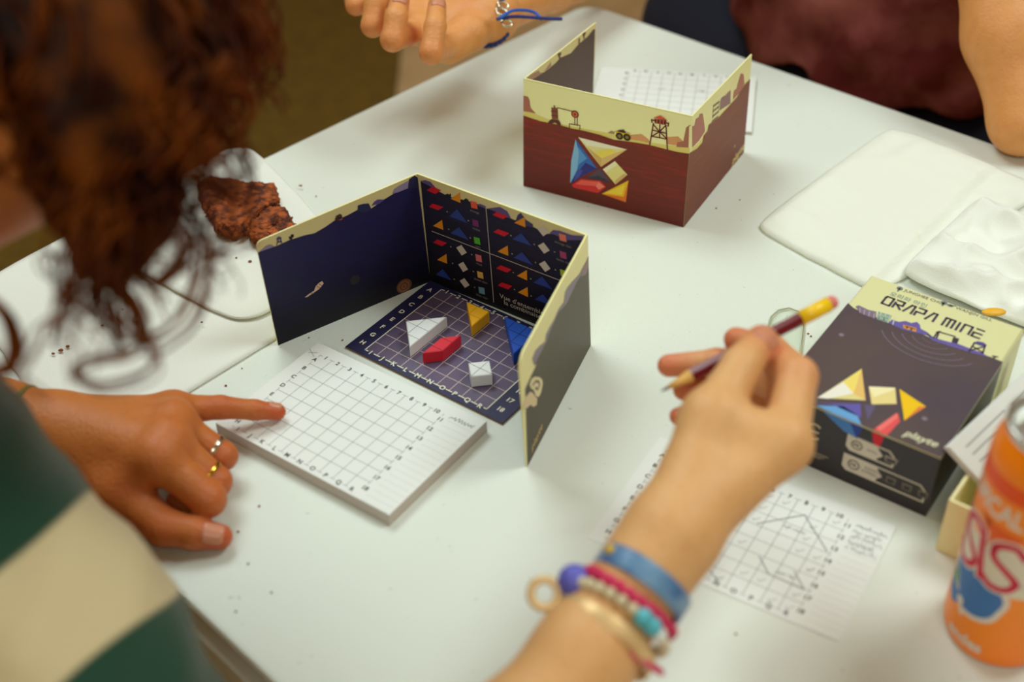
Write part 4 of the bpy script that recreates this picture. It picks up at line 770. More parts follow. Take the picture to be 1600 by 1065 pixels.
# ================================================================ CLEAR PLASTIC SLEEVE BEHIND THE PENCIL
clear = pm('clear_plastic', (250, 252, 246), .05)
nt = clear.node_tree; nt.nodes['Principled BSDF'].inputs['Transmission Weight'].default_value = 1; nt.nodes['Principled BSDF'].inputs['IOR'].default_value = 1.08
sl = [XY((17.07,68.07,0.00)), XY((17.40,69.09,-0.00)), XY((17.99,69.76,0.00)), XY((18.72,69.95,0.00)), XY((19.30,69.57,0.00)), XY((19.52,68.66,0.00)), XY((19.29,67.45,0.00)), XY((18.78,65.61,0.00)), XY((18.27,63.27,0.00)), XY((16.19,63.02,0.00))]
cs = thing('plastic_sleeve', 'small clear rounded plastic sleeve between the pencil and the game box', 'plastic sleeve', (18.2, 66.5, 0))
obj('film', prism(sl, .02, .16, .03), clear, cs)
obj('rim', tube([(p[0], p[1], .16) for p in sl], .055, 6, True), pm('sleeve_rim', (176, 176, 140), .3), cs, smooth=True)

# ================================================================ PEOPLE
skinA = skin_mat('skin_warm', (194, 114, 50), (198, 84, 46), (172, 94, 38))
skinB = skin_mat('skin_light', (224, 172, 112), (216, 116, 80), (206, 144, 86))
skinC = skin_mat('skin_peach', (222, 154, 88), (212, 108, 68), (196, 122, 58))
def head_field(c, fwd, up, s=1.):
    """head with brow, nose, lips, jaw and ears; c the skull centre, s scale (1 = 8.6 cells high skull radius)"""
    c = np.array(c, float); f = n_(fwd); u = np.array(up, float); u = n_(u-(u@f)*f); r = np.cross(f, u); M = np.stack([r, f, u])
    def L(x, y, z): return c+s*(x*r+y*f+z*u)
    def fn(P):
        d = ell(P, L(0, -.8, 1.6), (7.0*s, 8.4*s, 7.6*s), M)
        d = smin(d, ell(P, L(0, 2.2, -3.2), (5.6*s, 5.4*s, 6.6*s), M), 2.0*s)
        d = smin(d, ell(P, L(0, 5.2, -8.0), (2.6*s, 2.2*s, 1.8*s), M), 2.0*s)
        d = smin(d, cone(P, L(0, 7.4, .2), .6*s, L(0, 9.2, -3.2), .95*s), .7*s)
        d = smin(d, cone(P, L(-1.9, 6.9, -5.6), .5*s, L(1.9, 6.9, -5.6), .5*s), .5*s); d = smin(d, cone(P, L(-1.6, 6.8, -6.5), .5*s, L(1.6, 6.8, -6.5), .5*s), .4*s)
        d = smin(d, cone(P, L(-4.4, 5.6, 1.7), .5*s, L(4.4, 5.6, 1.7), .5*s), 1.2*s)
        for k in (-1, 1):
            d = -smin(-d, ell(P, L(k*2.9, 7.4, .2), (1.5*s, 1.2*s, .9*s), M), .6*s)
            d = smin(d, ell(P, L(k*2.9, 5.9, .1), (1.15*s, 1.0*s, .8*s), M), .15*s)
            d = smin(d, ell(P, L(k*7.0, -.6, -1.2), (.6*s, 1.5*s, 2.6*s), M), .5*s)
        return d
    return fn, L
def box_of(pts, m): p = np.array(pts, float); return p.min(0)-m, p.max(0)+m
# ---------------- the pencil hand (only the forearm and hand reach into view)
pB = thing('person', 'person in the foreground whose hand with bracelets holds a pencil', 'person', (2.82,40.21,0.00))
wr = (6.97,40.53,10.20)
palm = [(wr, 1.85, (9.34,45.67,12.60), 1.35), (wr, 1.8, (12.53,44.50,12.00), 1.25), ((8.66,43.79,9.60), 1.9, (13.27,46.54,10.20), 1.2), ((8.67,44.55,8.60), 1.6, (13.60,48.32,8.40), 1.1), ((8.64,45.11,7.80), 1.4, (13.40,49.51,6.90), 1.0),
        (wr, 1.85, (5.49,38.83,9.30), 1.88), ((5.49,38.83,9.30), 1.88, (2.90,35.70,8.20), 2.1), ((2.90,35.70,8.20), 2.1, (-0.39,31.89,6.40), 2.75), ((-0.39,31.89,6.40), 2.75, A_(-1.5, 27, 5.6), 2.9), ((9.34,45.67,12.60), 1.2, (12.53,44.50,12.00), 1.1)]
fing = [[((9.34,45.67,12.60), 1.3), ((11.09,48.55,13.40), .98), ((12.44,50.66,13.20), .84)],
        [((12.68,44.67,12.00), 1.15), ((13.86,48.39,12.80), .98), ((13.28,51.81,11.60), .84), ((11.78,53.53,11.00), .66)],
        [((13.27,46.54,10.20), 1.1), ((13.69,49.87,10.80), .9), ((10.81,53.11,9.80), .74), ((8.36,53.64,9.20), .62)],
        [((13.60,48.32,8.40), 1.05), ((13.25,50.93,9.00), .85), ((11.06,52.85,8.40), .68), ((9.16,53.01,8.00), .58)],
        [((13.40,49.51,6.90), .95), ((12.43,51.25,7.60), .75), ((10.56,52.26,7.20), .6), ((8.83,52.02,7.00), .5)]]
tips = [f[-1][0] for f in fing]
flB = [(t, 1.7, .95) for t in tips]+[(f[1][0], 1.6, .45) for f in fing[1:]]+[((12.24,48.01,11.00), 2.0, .7)]
mB = limb_mesh(palm, fing, h=.15, kp=1.2, kj=.5)
elB, shB = A_(-1.5, 27, 5.6), A_(8, 7, 22)
mUp = limb_mesh([(elB, 2.9, elB+(shB-elB)*.3, 3.5), (elB+(shB-elB)*.3, 3.5, shB, 4.0)], [], h=.4)
bodyB = skin_obj('body', [mB, mUp], skinB, pB, flB)
m_ = elB+(shB-elB)*.5
def sleeveB(P):
    d = cone(P, m_, 4.6, shB, 5.3); ax_ = n_(shB-m_)
    return np.maximum(d, -((P-m_.astype(np.float32))@ax_.astype(np.float32)))+.15*np.sin(P[..., 0]*1.3+P[..., 2]*.9)
V, F = nets(sleeveB, *box_of([m_, shB], 7), .5); obj('sleeve', (V.tolist(), F.tolist()), pm('grey_tee', (120, 124, 128), .9, bump=.3, bscale=500), pB, smooth=True)
nail(tips[0], fing[0][1][0], n_(A_(.15, -.55, .8)), .84, .98, 1.25, bodyB)
ax = n_(A_(*(6.97,40.53,10.20))-A_(*(2.90,35.70,8.20)))
def wrist_at(px): return A_(*px)
def band(name, c, axis, r, hw, th, mat, parent, label=None, n=48, r2=None):
    axis = n_(axis); u = n_(np.cross(axis, (.3, .2, 1.))); v = np.cross(axis, u); V, F = [], []; prof = [(-hw, 0), (-hw, th), (-hw*.8, th*1.25), (hw*.8, th*1.25), (hw, th), (hw, 0)]
    for i in range(n):
        t = 2*math.pi*i/n
        for dz, dr in prof: V.append(tuple(np.array(c)+axis*dz+(r+dr)*(math.cos(t)*u+math.sin(t)*v)))
    k = len(prof)
    for i in range(n):
        for j in range(k): F.append((i*k+j, ((i+1) % n)*k+j, ((i+1) % n)*k+(j+1) % k, i*k+(j+1) % k))
    return obj(name, (V, F), mat, parent, smooth=True, label=label)
ribbon = pm('blue_ribbon', (32, 92, 150), .35, col2=(110, 150, 180), nscale=70, sheen=.3)
c1 = A_(*(5.52,38.57,9.30)); ax1 = n_(ax+A_(.0, .0, .05))
wb = band('ribbon_bracelet', c1, ax1, 2.2, .52, .1, ribbon, bodyB, 'blue woven ribbon bracelet')
uu = n_(np.cross(ax1, (.3, .2, 1.)))
tocam = n_(A_(0, 0, 55)-c1); left = n_(np.cross(ax1, tocam)); left = left if left[0] < 0 else -left
dq = n_(tocam-(tocam@ax1)*ax1)
obj('ribbon_motif', ball(c1+2.3*n_(dq*.55+left*.85)+ax1*.1, .26, 8, (1, 1, 1)), pm('ribbon_yellow', (214, 176, 20), .5), bodyB, smooth=True, label='yellow spot on the blue ribbon bracelet')
c2 = c1-ax1*1.05; obj('cord_bracelet', join(tube([p+ax1*(.12*math.sin(i*1.9)) for i, p in enumerate(ring_path(c2, n_(ax1+dq*.08), 2.32, 90))], .24, 7, True)), pm('pink_cord', (206, 34, 84), .6), bodyB, smooth=True, label='pink braided cord bracelet')
c3 = c1-ax1*1.85; rp = ring_path(c3, n_(ax1-dq*.05), 2.42, 26)
def bead_idx(ang): v_ = math.cos(ang)*dq+math.sin(ang)*left; return min(range(26), key=lambda i: -float((rp[i]-c3)@v_))
turq = {bead_idx(-.35), bead_idx(-.62)}; whit = bead_idx(-.88); blu = bead_idx(1.25)
for i, p_ in enumerate(rp):
    if i == blu: obj('bead', ball(p_+left*.1, .78, 10), pm('violet_bead', (96, 96, 190), .45), bodyB, smooth=True, label='big violet blue bead')
    elif i in turq: obj('bead', ball(p_, .44, 10), pm('turquoise_bead', (84, 184, 196), .35), bodyB, smooth=True, label='turquoise bead')
    elif i == whit: obj('bead', ball(p_, .36, 10), pm('white_bead', (236, 240, 232), .25), bodyB, smooth=True, label='white bead')
    else: obj('bead', ball(p_, .28, 8), pm('ivory_bead', (214, 202, 164), .4), bodyB, smooth=True)
c4 = c1-ax1*3.0; gold = pm('pale_gold', (226, 190, 132), .42, metal=.35)
band('bangle', c4, n_(ax1-dq*.1), 2.4, .34, .1, gold, bodyB, 'pale gold bangle')
ch = c4+left*3.2+dq*.3; obj('charm', join(tube(ring_path(ch, n_(tocam), .62, 20), .22, 6, True), tube([c4+left*2.5, ch-left*.6], .2, 6)), gold, bodyB, smooth=True, label='gold ring charm on the bangle')
c5 = c1-ax1*2.6; obj('cord_bracelet', tube(ring_path(c5-dq*.4-left*.45, n_(ax1+dq*.25), 2.45, 50), .15, 6, True), pm('pink_cord_thin', (220, 70, 110), .6), bodyB, smooth=True, label='thin pink cord bracelet')

pencil = thing('pencil', 'dark red pencil with a yellow band and pink eraser held in the hand', 'pencil', (7.64,51.09,9.60))
t0, t1 = A_(*(7.54,50.24,10.40)), A_(*(16.96,54.37,12.80)); pd = n_(t1-t0); PL = np.linalg.norm(t1-t0); pr = .36
def rod(a_, b_, ra, rb, seg=6): return tube([t0+pd*a_, t0+pd*b_], [ra, rb], seg)
obj('lead', rod(0, .42, .03, .1, 10), pm('graphite', (52, 48, 48), .4), pencil, smooth=True)
obj('wood_tip', rod(.38, 1.75, .1, pr, 12), pm('cedar', (222, 170, 86), .6), pencil, smooth=True)
obj('shaft', rod(1.7, PL-2.15, pr, pr), pm('maroon_paint', (110, 16, 30), .3, spec=.6), pencil)
obj('band', rod(PL-2.2, PL-.45, pr*1.12, pr*1.12, 16), pm('yellow_paint', (250, 204, 10), .35), pencil, smooth=True, label='bright yellow band')
obj('eraser', tube([t0+pd*(PL-.5), t0+pd*(PL-.15), t0+pd*PL], [pr*1.02, pr, pr*.7], 14), pm('pink_rubber', (226, 130, 116), .7), pencil, smooth=True)

# ---------------- curly haired person on the left
pA = thing('person', 'curly haired person in a green and cream striped sweater pointing at the pad', 'person', (-42, 28, FZ))
wA = (-26.32,55.80,2.90)
mcp = [(-20.02,57.68,3.20), (-19.48,55.80,3.90), (-19.32,53.78,4.30), (-19.73,52.57,4.30)]
palm = [(wA, 2.3, mcp[0], 1.0), (wA, 2.3, mcp[1], 1.1), (wA, 2.3, mcp[2], 1.15), (wA, 2.3, mcp[3], 1.15), (wA, 2.2, (-22.15,51.99,2.40), 1.5), ((-22.15,51.99,2.40), 1.4, mcp[3], 1.0), (mcp[0], .95, mcp[1], 1.0), (mcp[1], 1.0, mcp[2], 1.0), (mcp[2], 1.0, mcp[3], 1.0),
        (wA, 2.3, (-29.83,56.45,3.20), 2.7), ((-29.83,56.45,3.20), 2.7, (-37.34,57.37,4.00), 3.3)]
fing = [[(mcp[0], .95), ((-17.42,58.48,2.60), .70), ((-15.54,58.85,2.00), .60), ((-14.25,59.13,1.55), .50)],
        [(mcp[1], 1.0), ((-16.88,55.04,1.90), .84), ((-17.49,55.55,0.90), .66), ((-18.88,56.29,0.75), .55)],
        [(mcp[2], 1.08), ((-16.92,52.87,2.00), .90), ((-17.71,53.27,0.95), .7), ((-19.00,54.23,0.80), .58)],
        [(mcp[3], 1.12), ((-17.10,51.39,2.10), 1.0), ((-18.03,51.83,1.05), .74), ((-19.28,52.56,0.85), .6)],
        [((-22.05,51.94,2.30), 1.35), ((-19.47,50.09,1.40), 1.05), ((-17.78,49.84,1.10), .92), ((-16.40,49.77,0.82), .72)]]
flA = [(f[-1][0], 1.5, .9) for f in fing]+[(f[1][0], 1.5, .55) for f in fing]+[(m_, 1.5, .35) for m_ in mcp]+[((-21.42,51.63,3.00), 2.5, .3)]
mHandA = limb_mesh(palm, fing, h=.14, kp=.9, kj=.45)
Hc = A_(*(-20.14,50.04,34.00)); hf, hL = head_field(Hc, (.78, .2, -.6), (.35, .25, .9), .92)
neck0, neck1, sh0 = A_(*(-19.05,46.12,31.00)), A_(*(-28.95,44.70,26.00)), A_(-36, 36, 17)
def torsoA(P):
    d = hf(P); d = smin(d, cone(P, neck0, 5.0, neck1, 5.4), 2.5); return smin(d, cone(P, neck1, 6, sh0, 8), 3)
lo, hi = box_of([Hc, neck1, sh0], 11); mHeadA = nets(torsoA, lo, hi, .42)
bodyA = skin_obj('body', [mHandA, mHeadA], skinA, pA, flA)
nail(fing[4][-1][0], fing[4][-2][0], n_(A_(.1, -.5, .9)), .72, .92, 1.15, bodyA)
nail(fing[0][-1][0], fing[0][-2][0], n_(A_(.1, .5, .85)), .50, .60, .8, bodyA)
for k in (-1, 1): obj('eye', ball(hL(k*2.9, 6.15, .1), .85, 10), pm('eye_white', (226, 220, 206), .2), bodyA, smooth=True)
def ring_on(a_, b_, t, r, mat, lab):
    a_, b_ = np.array(a_), np.array(b_); c = a_+(b_-a_)*t; return band('ring', c, n_(b_-a_), r, .13, .07, mat, bodyA, lab, 32)
ring_on(mcp[1], fing[1][1][0], .80, .88, pm('silver', (214, 206, 180), .2, metal=1), 'silver ring')
ring_on(mcp[2], fing[2][1][0], .82, .95, pm('gold', (226, 176, 70), .2, metal=1), 'gold ring')
obj('wristband', tube(ring_path(A_(*(-28.34,56.08,3.10)), n_(A_(*wA)-A_(*(-29.83,56.45,3.20))+A_(.0, .2, .0)), 2.62, 48), .2, 8, True), pm('olive_band', (110, 104, 44), .6), bodyA, smooth=True, label='olive green hair tie worn on the wrist')
# sweater: shoulders, near sleeve, chest and far sleeve
s0, s1, s2 = A_(*(-31.02,44.43,20.00)), A_(*(-19.36,34.04,12.00)), A_(*(-14.95,28.56,9.00))
def sweat(P):
    d = cone(P, s0, 6.0, s1, 5.15); d = smin(d, cone(P, s1, 5.15, s2, 4.9), 1.5)
    d = smin(d, cone(P, A_(-37, 34, 16), 9.5, A_(-43, 26, -16), 10), 3); d = smin(d, cone(P, s0, 6.4, A_(-46, 46, 17), 6.4), 3)
    d = smin(d, cone(P, A_(-47, 47, 17), 5.5, A_(-52, 56, 6), 4.6), 2); d = smin(d, cone(P, A_(-52, 56, 6), 4.6, A_(-45, 62, 4.9), 4.2), 1.5)
    x, y, z = P[..., 0], P[..., 1], P[..., 2]
    return d+.22*np.sin(x*.8+y*.35+z*.9)*np.sin(y*.55-z*.5)+.12*np.sin(x*1.7-z*1.3)
lo, hi = box_of([s0, s2, (-43, 26, -16), (-52, 56, 6)], 13); V, F = nets(sweat, lo, hi, .6)
stripe = pm('striped_wool', (22, 74, 50), .9, bump=.5, bscale=500, sheen=.3); nt = stripe.node_tree; bs = nt.nodes['Principled BSDF']
sw = obj('sweater', (V.tolist(), F.tolist()), stripe, pA, smooth=True, label='green and cream striped knitted sweater')
sd_ = n_(s1-s0); eS = n_(A_(*(-19.97,33.83,16.00))-A_(*(-17.76,40.26,14.00))); sd_ = n_(sd_-(sd_@eS)*eS*.9); tt = (V-s0)@sd_; tt += .35*np.sin(V[:, 1]*.5)
at = sw.data.attributes.new('stripe', 'FLOAT', 'POINT'); at.data.foreach_set('value', tt.astype(np.float32))
T1, T2 = float((A_(*(-17.76,40.26,14.00))-s0)@sd_), float((A_(*(-14.58,35.06,13.00))-s0)@sd_)
an = nt.nodes.new('ShaderNodeAttribute'); an.attribute_name = 'stripe'
def step(lo_, hi_):
    a1 = nt.nodes.new('ShaderNodeMapRange'); a1.inputs[1].default_value = lo_-.12; a1.inputs[2].default_value = lo_+.12; a2 = nt.nodes.new('ShaderNodeMapRange'); a2.inputs[1].default_value = hi_-.12; a2.inputs[2].default_value = hi_+.12; a2.inputs[3].default_value = 1; a2.inputs[4].default_value = 0
    for q in (a1, a2): nt.links.new(an.outputs['Fac'], q.inputs[0])
    m_ = nt.nodes.new('ShaderNodeMath'); m_.operation = 'MULTIPLY'; nt.links.new(a1.outputs[0], m_.inputs[0]); nt.links.new(a2.outputs[0], m_.inputs[1]); return m_
wst = step(T1, T2); w2 = step(T1-12, T1-6.3); ad = nt.nodes.new('ShaderNodeMath'); ad.operation = 'ADD'; nt.links.new(wst.outputs[0], ad.inputs[0]); nt.links.new(w2.outputs[0], ad.inputs[1])
mx = nt.nodes.new('ShaderNodeMix'); mx.data_type = 'RGBA'; mx.inputs[6].default_value = lin((14, 64, 42))+(1,); mx.inputs[7].default_value = lin((214, 198, 152))+(1,); nt.links.new(ad.outputs[0], mx.inputs[0]); nt.links.new(mx.outputs[2], bs.inputs['Base Color'])
def legs(hips, knees, ankles, r0, r1, r2):
    def fn(P):
        d = None
        for h_, k_, a_ in zip(hips, knees, ankles):
            x = smin(cone(P, h_, r0, k_, r1), cone(P, k_, r1, a_, r2), 1.5); d = x if d is None else smin(d, x, 2)
        return d
    lo, hi = box_of(list(hips)+list(knees)+list(ankles), 10); return nets(fn, lo, hi, .8)
V, F = legs([A_(-47, 30, -20), A_(-38, 22, -20)], [A_(-28, 60, -22), A_(-14, 50, -22)], [A_(-28, 60, FZ+3), A_(-14, 50, FZ+3)], 8, 6, 4)
obj('trousers', (V.tolist(), F.tolist()), pm('grey_trousers', (92, 86, 78), .9), pA, smooth=True)
for p_ in ((-26, 63), (-12, 53)): obj('shoe', ball((p_[0], p_[1], FZ+2.6), 1, 14, (4.4, 8.5, 2.6)), pm('dark_shoe', (40, 36, 34), .6), pA, smooth=True)
st = thing('stool', 'plain grey stool under the curly haired person', 'stool', (-43, 25, FZ))
obj('seat', lathe((-43, 25, -33.5), [(.01, 0), (14, 0), (15, .6), (15, 2.2), (14.3, 2.8), (.01, 2.9)], 40), pm('grey_seat', (90, 88, 84), .6), st, smooth=False)
for k in range(4):
    t = math.pi/4+k*math.pi/2; obj('leg', tube([(-43+10*math.cos(t), 25+10*math.sin(t), -33.4), (-43+13*math.cos(t), 25+13*math.sin(t), FZ+.2)], 1.1, 10), pm('grey_tube', (120, 122, 120), .4, metal=.6), st, smooth=True)
# hair: many curled locks falling from the crown
hr = random.Random(5); hair = []
def lock(pts, r0, r1, curl, turns, ph, n=46, seg=5, kids=1, jit=.0):
    base = catmull(pts, max(4, n//(len(pts)-1))); m_ = len(base); T = np.gradient(base, axis=0); T /= np.linalg.norm(T, axis=1)[:, None]+1e-9
    for k in range(kids):
        off = A_(hr.uniform(-1, 1), hr.uniform(-1, 1), hr.uniform(-1, 1))*jit; ph2 = ph+hr.uniform(-.5, .5); out = []
        for i in range(m_):
            t = i/(m_-1); u = n_(np.cross(T[i], (.2, 1., .3))); v = np.cross(T[i], u); a_ = ph2+turns*2*math.pi*t; c_ = curl*(.25+.75*t)
            out.append(base[i]+off*(.3+t)+c_*(math.cos(a_)*u+math.sin(a_)*v))
        hair.append(tube(out, np.linspace(r0, r1, m_), seg))
for k in range(14):
    a0, a1, a2, a3 = [A_(*q)+A_(hr.uniform(-1.6, 1.6), hr.uniform(-1, 1), hr.uniform(-1.2, 1.2)) for q in ((-12.78,43.71,29.00), (-11.57,42.75,28.00), (-11.76,40.78,27.00), (-12.52,38.76,26.00))]
    lock([a0, a1, a2, a3], .05, .03, hr.uniform(.5, 1.5), hr.uniform(1, 2.6), hr.uniform(0, 6), n=54, kids=2, jit=.35)
for k in range(7):
    a0, a1, a2 = [A_(*q)+A_(hr.uniform(-1.2, 1.2), hr.uniform(-1, 1), hr.uniform(-1.2, 1.2)) for q in ((-15.75,39.90,28.00), (-15.32,38.11,27.00), (-15.28,36.07,26.00))]
    lock([a0, a1, a2], .05, .03, hr.uniform(.4, 1.2), hr.uniform(1, 2.2), hr.uniform(0, 6), n=54, kids=2, jit=.35)
camv = n_(A_(0, 0, 55)-Hc)
cnt = 0
while cnt < 440:
    d = n_(A_(hr.gauss(0, 1), hr.gauss(0, 1), hr.gauss(.25, .8)))
    if d[0] < -.35 or d[2] < -.25: continue
    p0 = Hc+d*A_(7.2, 7.6, 7.9); hx = n_(A_(d[0], d[1], 0)); xo = d[0]*8
    front = xo < 3.2
    L_ = hr.uniform(1.5, 4.5) if front and d@camv > -.2 else max(1.5, p0[2]-Hc[2]+(13.2-.75*(xo+1))*hr.uniform(.62, 1.0))
    if front and d@camv <= -.2: L_ = hr.uniform(2, 6)
    p1 = p0+d*hr.uniform(.8, 1.8)-A_(0, 0, .5); p2 = p1+hx*hr.uniform(.6, 2.0)-A_(0, 0, L_*.45); p3 = p2+hx*hr.uniform(-1.2, .5)-A_(0, 0, L_*.55)
    lock([p0, p1, p2, p3], .17, .06, hr.uniform(.3, .75), hr.uniform(1.2, 3.4), hr.uniform(0, 6.28), n=36, kids=2, jit=.35); cnt += 1
dk = []
def cap(P):
    d = ell(P, Hc, (7.9, 8.2, 8.6)); d = smin(d, ell(P, A_(*(-15.45,44.43,31.00)), (3.4, 3.6, 5.5)), 2); d = smin(d, ell(P, A_(*(-15.16,42.45,28.00)), (1.6, 2.2, 3.6)), 1.5)
    x, y, z = P[..., 0], P[..., 1], P[..., 2]; d = d+.45*np.sin(x*1.1+z*.5)*np.sin(y*1.3-z*.4)
    return np.maximum(d, -(x-(Hc[0]-3)-.25*(z-Hc[2])))
lo, hi = box_of([Hc, (-15.16,42.45,28.00)], 11); Vc, Fc = nets(cap, lo, hi, .5)
CUR = [([(-15.30,40.90,29.00), (-15.17,39.88,28.00), (-14.80,38.87,27.00), (-14.22,38.44,26.00), (-13.61,37.28,25.50)], .16, .06, .15, 2, 16, .6),
       ([(-14.60,38.47,27.00), (-13.82,38.23,26.00), (-13.42,37.60,25.00), (-13.82,36.16,25.00), (-15.00,35.85,25.00), (-15.47,35.00,25.00), (-14.39,34.19,25.00), (-13.08,34.81,25.00), (-12.75,35.95,25.00), (-13.47,36.68,25.00), (-14.55,36.36,25.00)], .07, .04, .1, 2, 6, .4),
       ([(-13.18,40.81,29.00), (-12.39,41.24,28.00), (-11.59,40.78,27.00), (-11.56,39.31,26.00), (-12.22,38.31,25.00), (-13.15,37.40,25.00), (-14.17,37.26,25.00)], .12, .06, .1, 2, 4, .5),
       ([(-11.84,45.36,29.00), (-11.05,45.79,28.00), (-10.18,43.98,28.00), (-10.24,43.34,27.00)], .09, .05, .05, 1, 4, .4),
       ([(-12.79,41.23,29.00), (-12.50,40.19,28.00), (-13.13,39.60,27.00), (-14.20,40.01,26.00), (-15.39,39.46,26.00), (-16.56,39.63,25.00), (-16.25,37.70,25.00)], .1, .05, .12, 2, 5, .6),
       ([(-19.12,38.42,26.00), (-17.99,37.07,26.00), (-17.35,35.61,26.00), (-17.28,34.24,26.00), (-17.75,33.76,26.00)], .16, .08, .1, 1, 6, .35),
       ([(-14.51,39.66,27.00), (-13.47,39.39,26.00), (-12.67,40.16,26.00), (-12.48,41.82,26.00), (-13.43,43.17,26.00), (-14.14,42.10,26.00), (-13.91,39.80,26.00), (-13.37,39.12,25.00)], .09, .05, .08, 2, 5, .6),
       ([(-15.37,39.23,29.00), (-15.29,37.52,28.00), (-15.75,36.63,27.00), (-16.16,35.22,27.00), (-16.89,34.56,26.00), (-15.83,33.04,26.00)], .08, .04, .1, 2, 3, .4),
       ([(-12.14,43.23,28.00), (-11.11,43.83,27.00), (-10.27,41.58,27.00), (-10.78,40.70,26.00), (-11.39,39.71,26.00)], .06, .04, .1, 2, 3, .5),
       ([(-14.63,39.05,28.00), (-14.85,38.09,27.00), (-14.39,37.12,26.00), (-13.89,37.62,25.00), (-14.58,39.17,25.00)], .12, .05, .15, 2, 8, .5)]
for pts, r0, r1, cu, tu, kd, jt in CUR: lock(pts, r0, r1, cu, tu, hr.uniform(0, 6), n=60, kids=kd, jit=jt)
# more locks making the curtain to the right of the neck
CT = [(-16.50,45.21,33.00), (-15.43,46.22,33.00), (-13.96,46.15,33.00), (-12.86,47.05,32.00), (-11.35,45.39,32.00)]
CB = [(-16.28,40.34,27.00), (-14.85,39.07,27.00), (-13.50,40.86,28.00), (-11.88,42.07,29.00), (-10.66,42.87,30.00)]
for k in range(170):
    s = min(3.999, max(0, hr.betavariate(1.1, 1.5)*4)); i = int(s); f_ = s-i; a_ = A_(*CT[i])*(1-f_)+A_(*CT[i+1])*f_; b_ = A_(*CB[i])*(1-f_)+A_(*CB[i+1])*f_
    j = A_(hr.uniform(-1.2, 1.2), hr.uniform(-2.5, 2.5), hr.uniform(-1.2, 1.2)); b_ = a_+(b_-a_)*hr.uniform(.5, 1.08); md = (a_+b_)/2+A_(hr.uniform(-.6, .9), hr.uniform(-.6, .6), 0)
    lock([a_+j, md+j, b_+j*.8], .13, .05, hr.uniform(.3, .8), hr.uniform(1, 3), hr.uniform(0, 6), n=34, kids=2, jit=.4)
hm = pm('curly_hair', (40, 17, 3), .6, col2=(134, 70, 8), nscale=38, spec=.2); nt = hm.node_tree; b_ = nt.nodes['Principled BSDF']
tl = nt.nodes.new('ShaderNodeBsdfTranslucent'); tl.inputs[0].default_value = lin((206, 120, 20))+(1,); mxs = nt.nodes.new('ShaderNodeMixShader'); mxs.inputs[0].default_value = .42
outn = [q for q in nt.nodes if q.type == 'OUTPUT_MATERIAL'][0]; nt.links.new(b_.outputs[0], mxs.inputs[1]); nt.links.new(tl.outputs[0], mxs.inputs[2]); nt.links.new(mxs.outputs[0], outn.inputs[0])
HV = np.concatenate([np.array(h_[0]) for h_ in hair]+[Vc]); HF = []; bse = 0
for h_ in hair: HF += [tuple(i+bse for i in f) for f in h_[1]]; bse += len(h_[0])
HF += (Fc+bse).tolist(); obj('hair', (HV.tolist(), HF), hm, bodyA, smooth=True, label='long curly brown hair')

# ---------------- person in the mauve shirt across the table
pC = thing('person', 'person in a mauve shirt across the table with one palm turned up', 'person', (38, 116, FZ))
wC = (-0.86,98.08,8.40)
mc = [(-7.28,102.88,9.00), (-7.65,98.93,8.60), (-6.95,96.51,8.20), (-4.47,93.91,8.00)]
elR = (13.98,123.65,2.90)
palm = [(wC, 1.5, m_, 1.0) for m_ in mc]+[(wC, 1.5, (-2.77,102.15,9.00), 1.4), ((-2.77,102.15,9.00), 1.3, mc[0], .95), (mc[0], .95, mc[1], .95), (mc[1], .95, mc[2], .95), (mc[2], .95, mc[3], .95), ((-2.74,95.63,8.20), 1.35, mc[3], 1.15),
        (wC, 1.5, (4.21,109.96,5.20), 1.85), ((4.21,109.96,5.20), 1.85, elR, 2.6)]
fing = [[(mc[0], .95), ((-11.82,98.18,9.60), .8), ((-12.43,100.10,10.80), .72), ((-11.16,101.46,11.80), .62)],
        [(mc[1], 1.0), ((-10.22,94.24,9.70), .88), ((-10.05,95.41,11.00), .8), ((-9.12,97.44,11.80), .68)],
        [(mc[2], 1.0), ((-8.53,91.57,9.80), .9), ((-8.22,92.75,11.00), .86), ((-7.96,94.36,11.70), .74)],
        [(mc[3], 1.05), ((-5.51,89.33,9.80), .88), ((-5.20,90.88,11.10), .82), ((-5.10,93.31,11.70), .70)],
        [((-2.77,102.15,9.00), 1.3), ((-4.61,104.61,10.30), 1.0), ((-6.77,106.17,10.80), .85)]]
flC = [(f[-1][0], 1.2, .5) for f in fing]+[(f[1][0], 1.3, .4) for f in fing]+[((-6.98,93.41,8.80), 1.0, 1.0), ((-2.71,97.54,9.30), 1.8, .25)]
mHandC = limb_mesh(palm, fing, h=.15, kp=.9, kj=.3)
shR, shL = A_(26, 124, 31), A_(58, 111, 31); elL = A_(*(40.16,89.71,2.60)); wrL = A_(*(37.03,102.67,17.00))
tC = A_(43, 119, 0)
mArmR = limb_mesh([(elR, 2.6, A_(*elR)+A_(.5, .6, .3), 2.7), (A_(*elR), 2.7, shR, 4.2)], [], h=.35)
pL = n_(A_(-.35, -.1, 1)); dL = n_(A_(.8, -.45, .2)); cL = n_(A_(-.75, -.5, 0)); mL = [wrL+pL*8+dL*q_ for q_ in (-2.7, -.9, .9, 2.7)]
mArmL = limb_mesh([(elL, 2.3, A_(*elL)+(wrL-elL)*.35, 3.1), (A_(*elL)+(wrL-elL)*.35, 3.1, wrL, 2.2), (elL, 2.5, shL, 4.2)]+[(wrL, 1.9, q_, 1.05) for q_ in mL],
    [[(q_, 1.0), (q_+pL*l_+cL*.8, .85), (q_+pL*l_*1.55+cL*2.0, .75), (q_+pL*l_*1.9+cL*3.4, .62)] for q_, l_ in zip(mL, (4.2, 4.7, 4.4, 3.5))]+[[(wrL+pL*2.5-dL*1.8, 1.4), (wrL+pL*5.2-dL*4.6+cL, 1.05), (wrL+pL*8-dL*5.6+cL*1.8, .8)]], h=.27, kp=1.2)
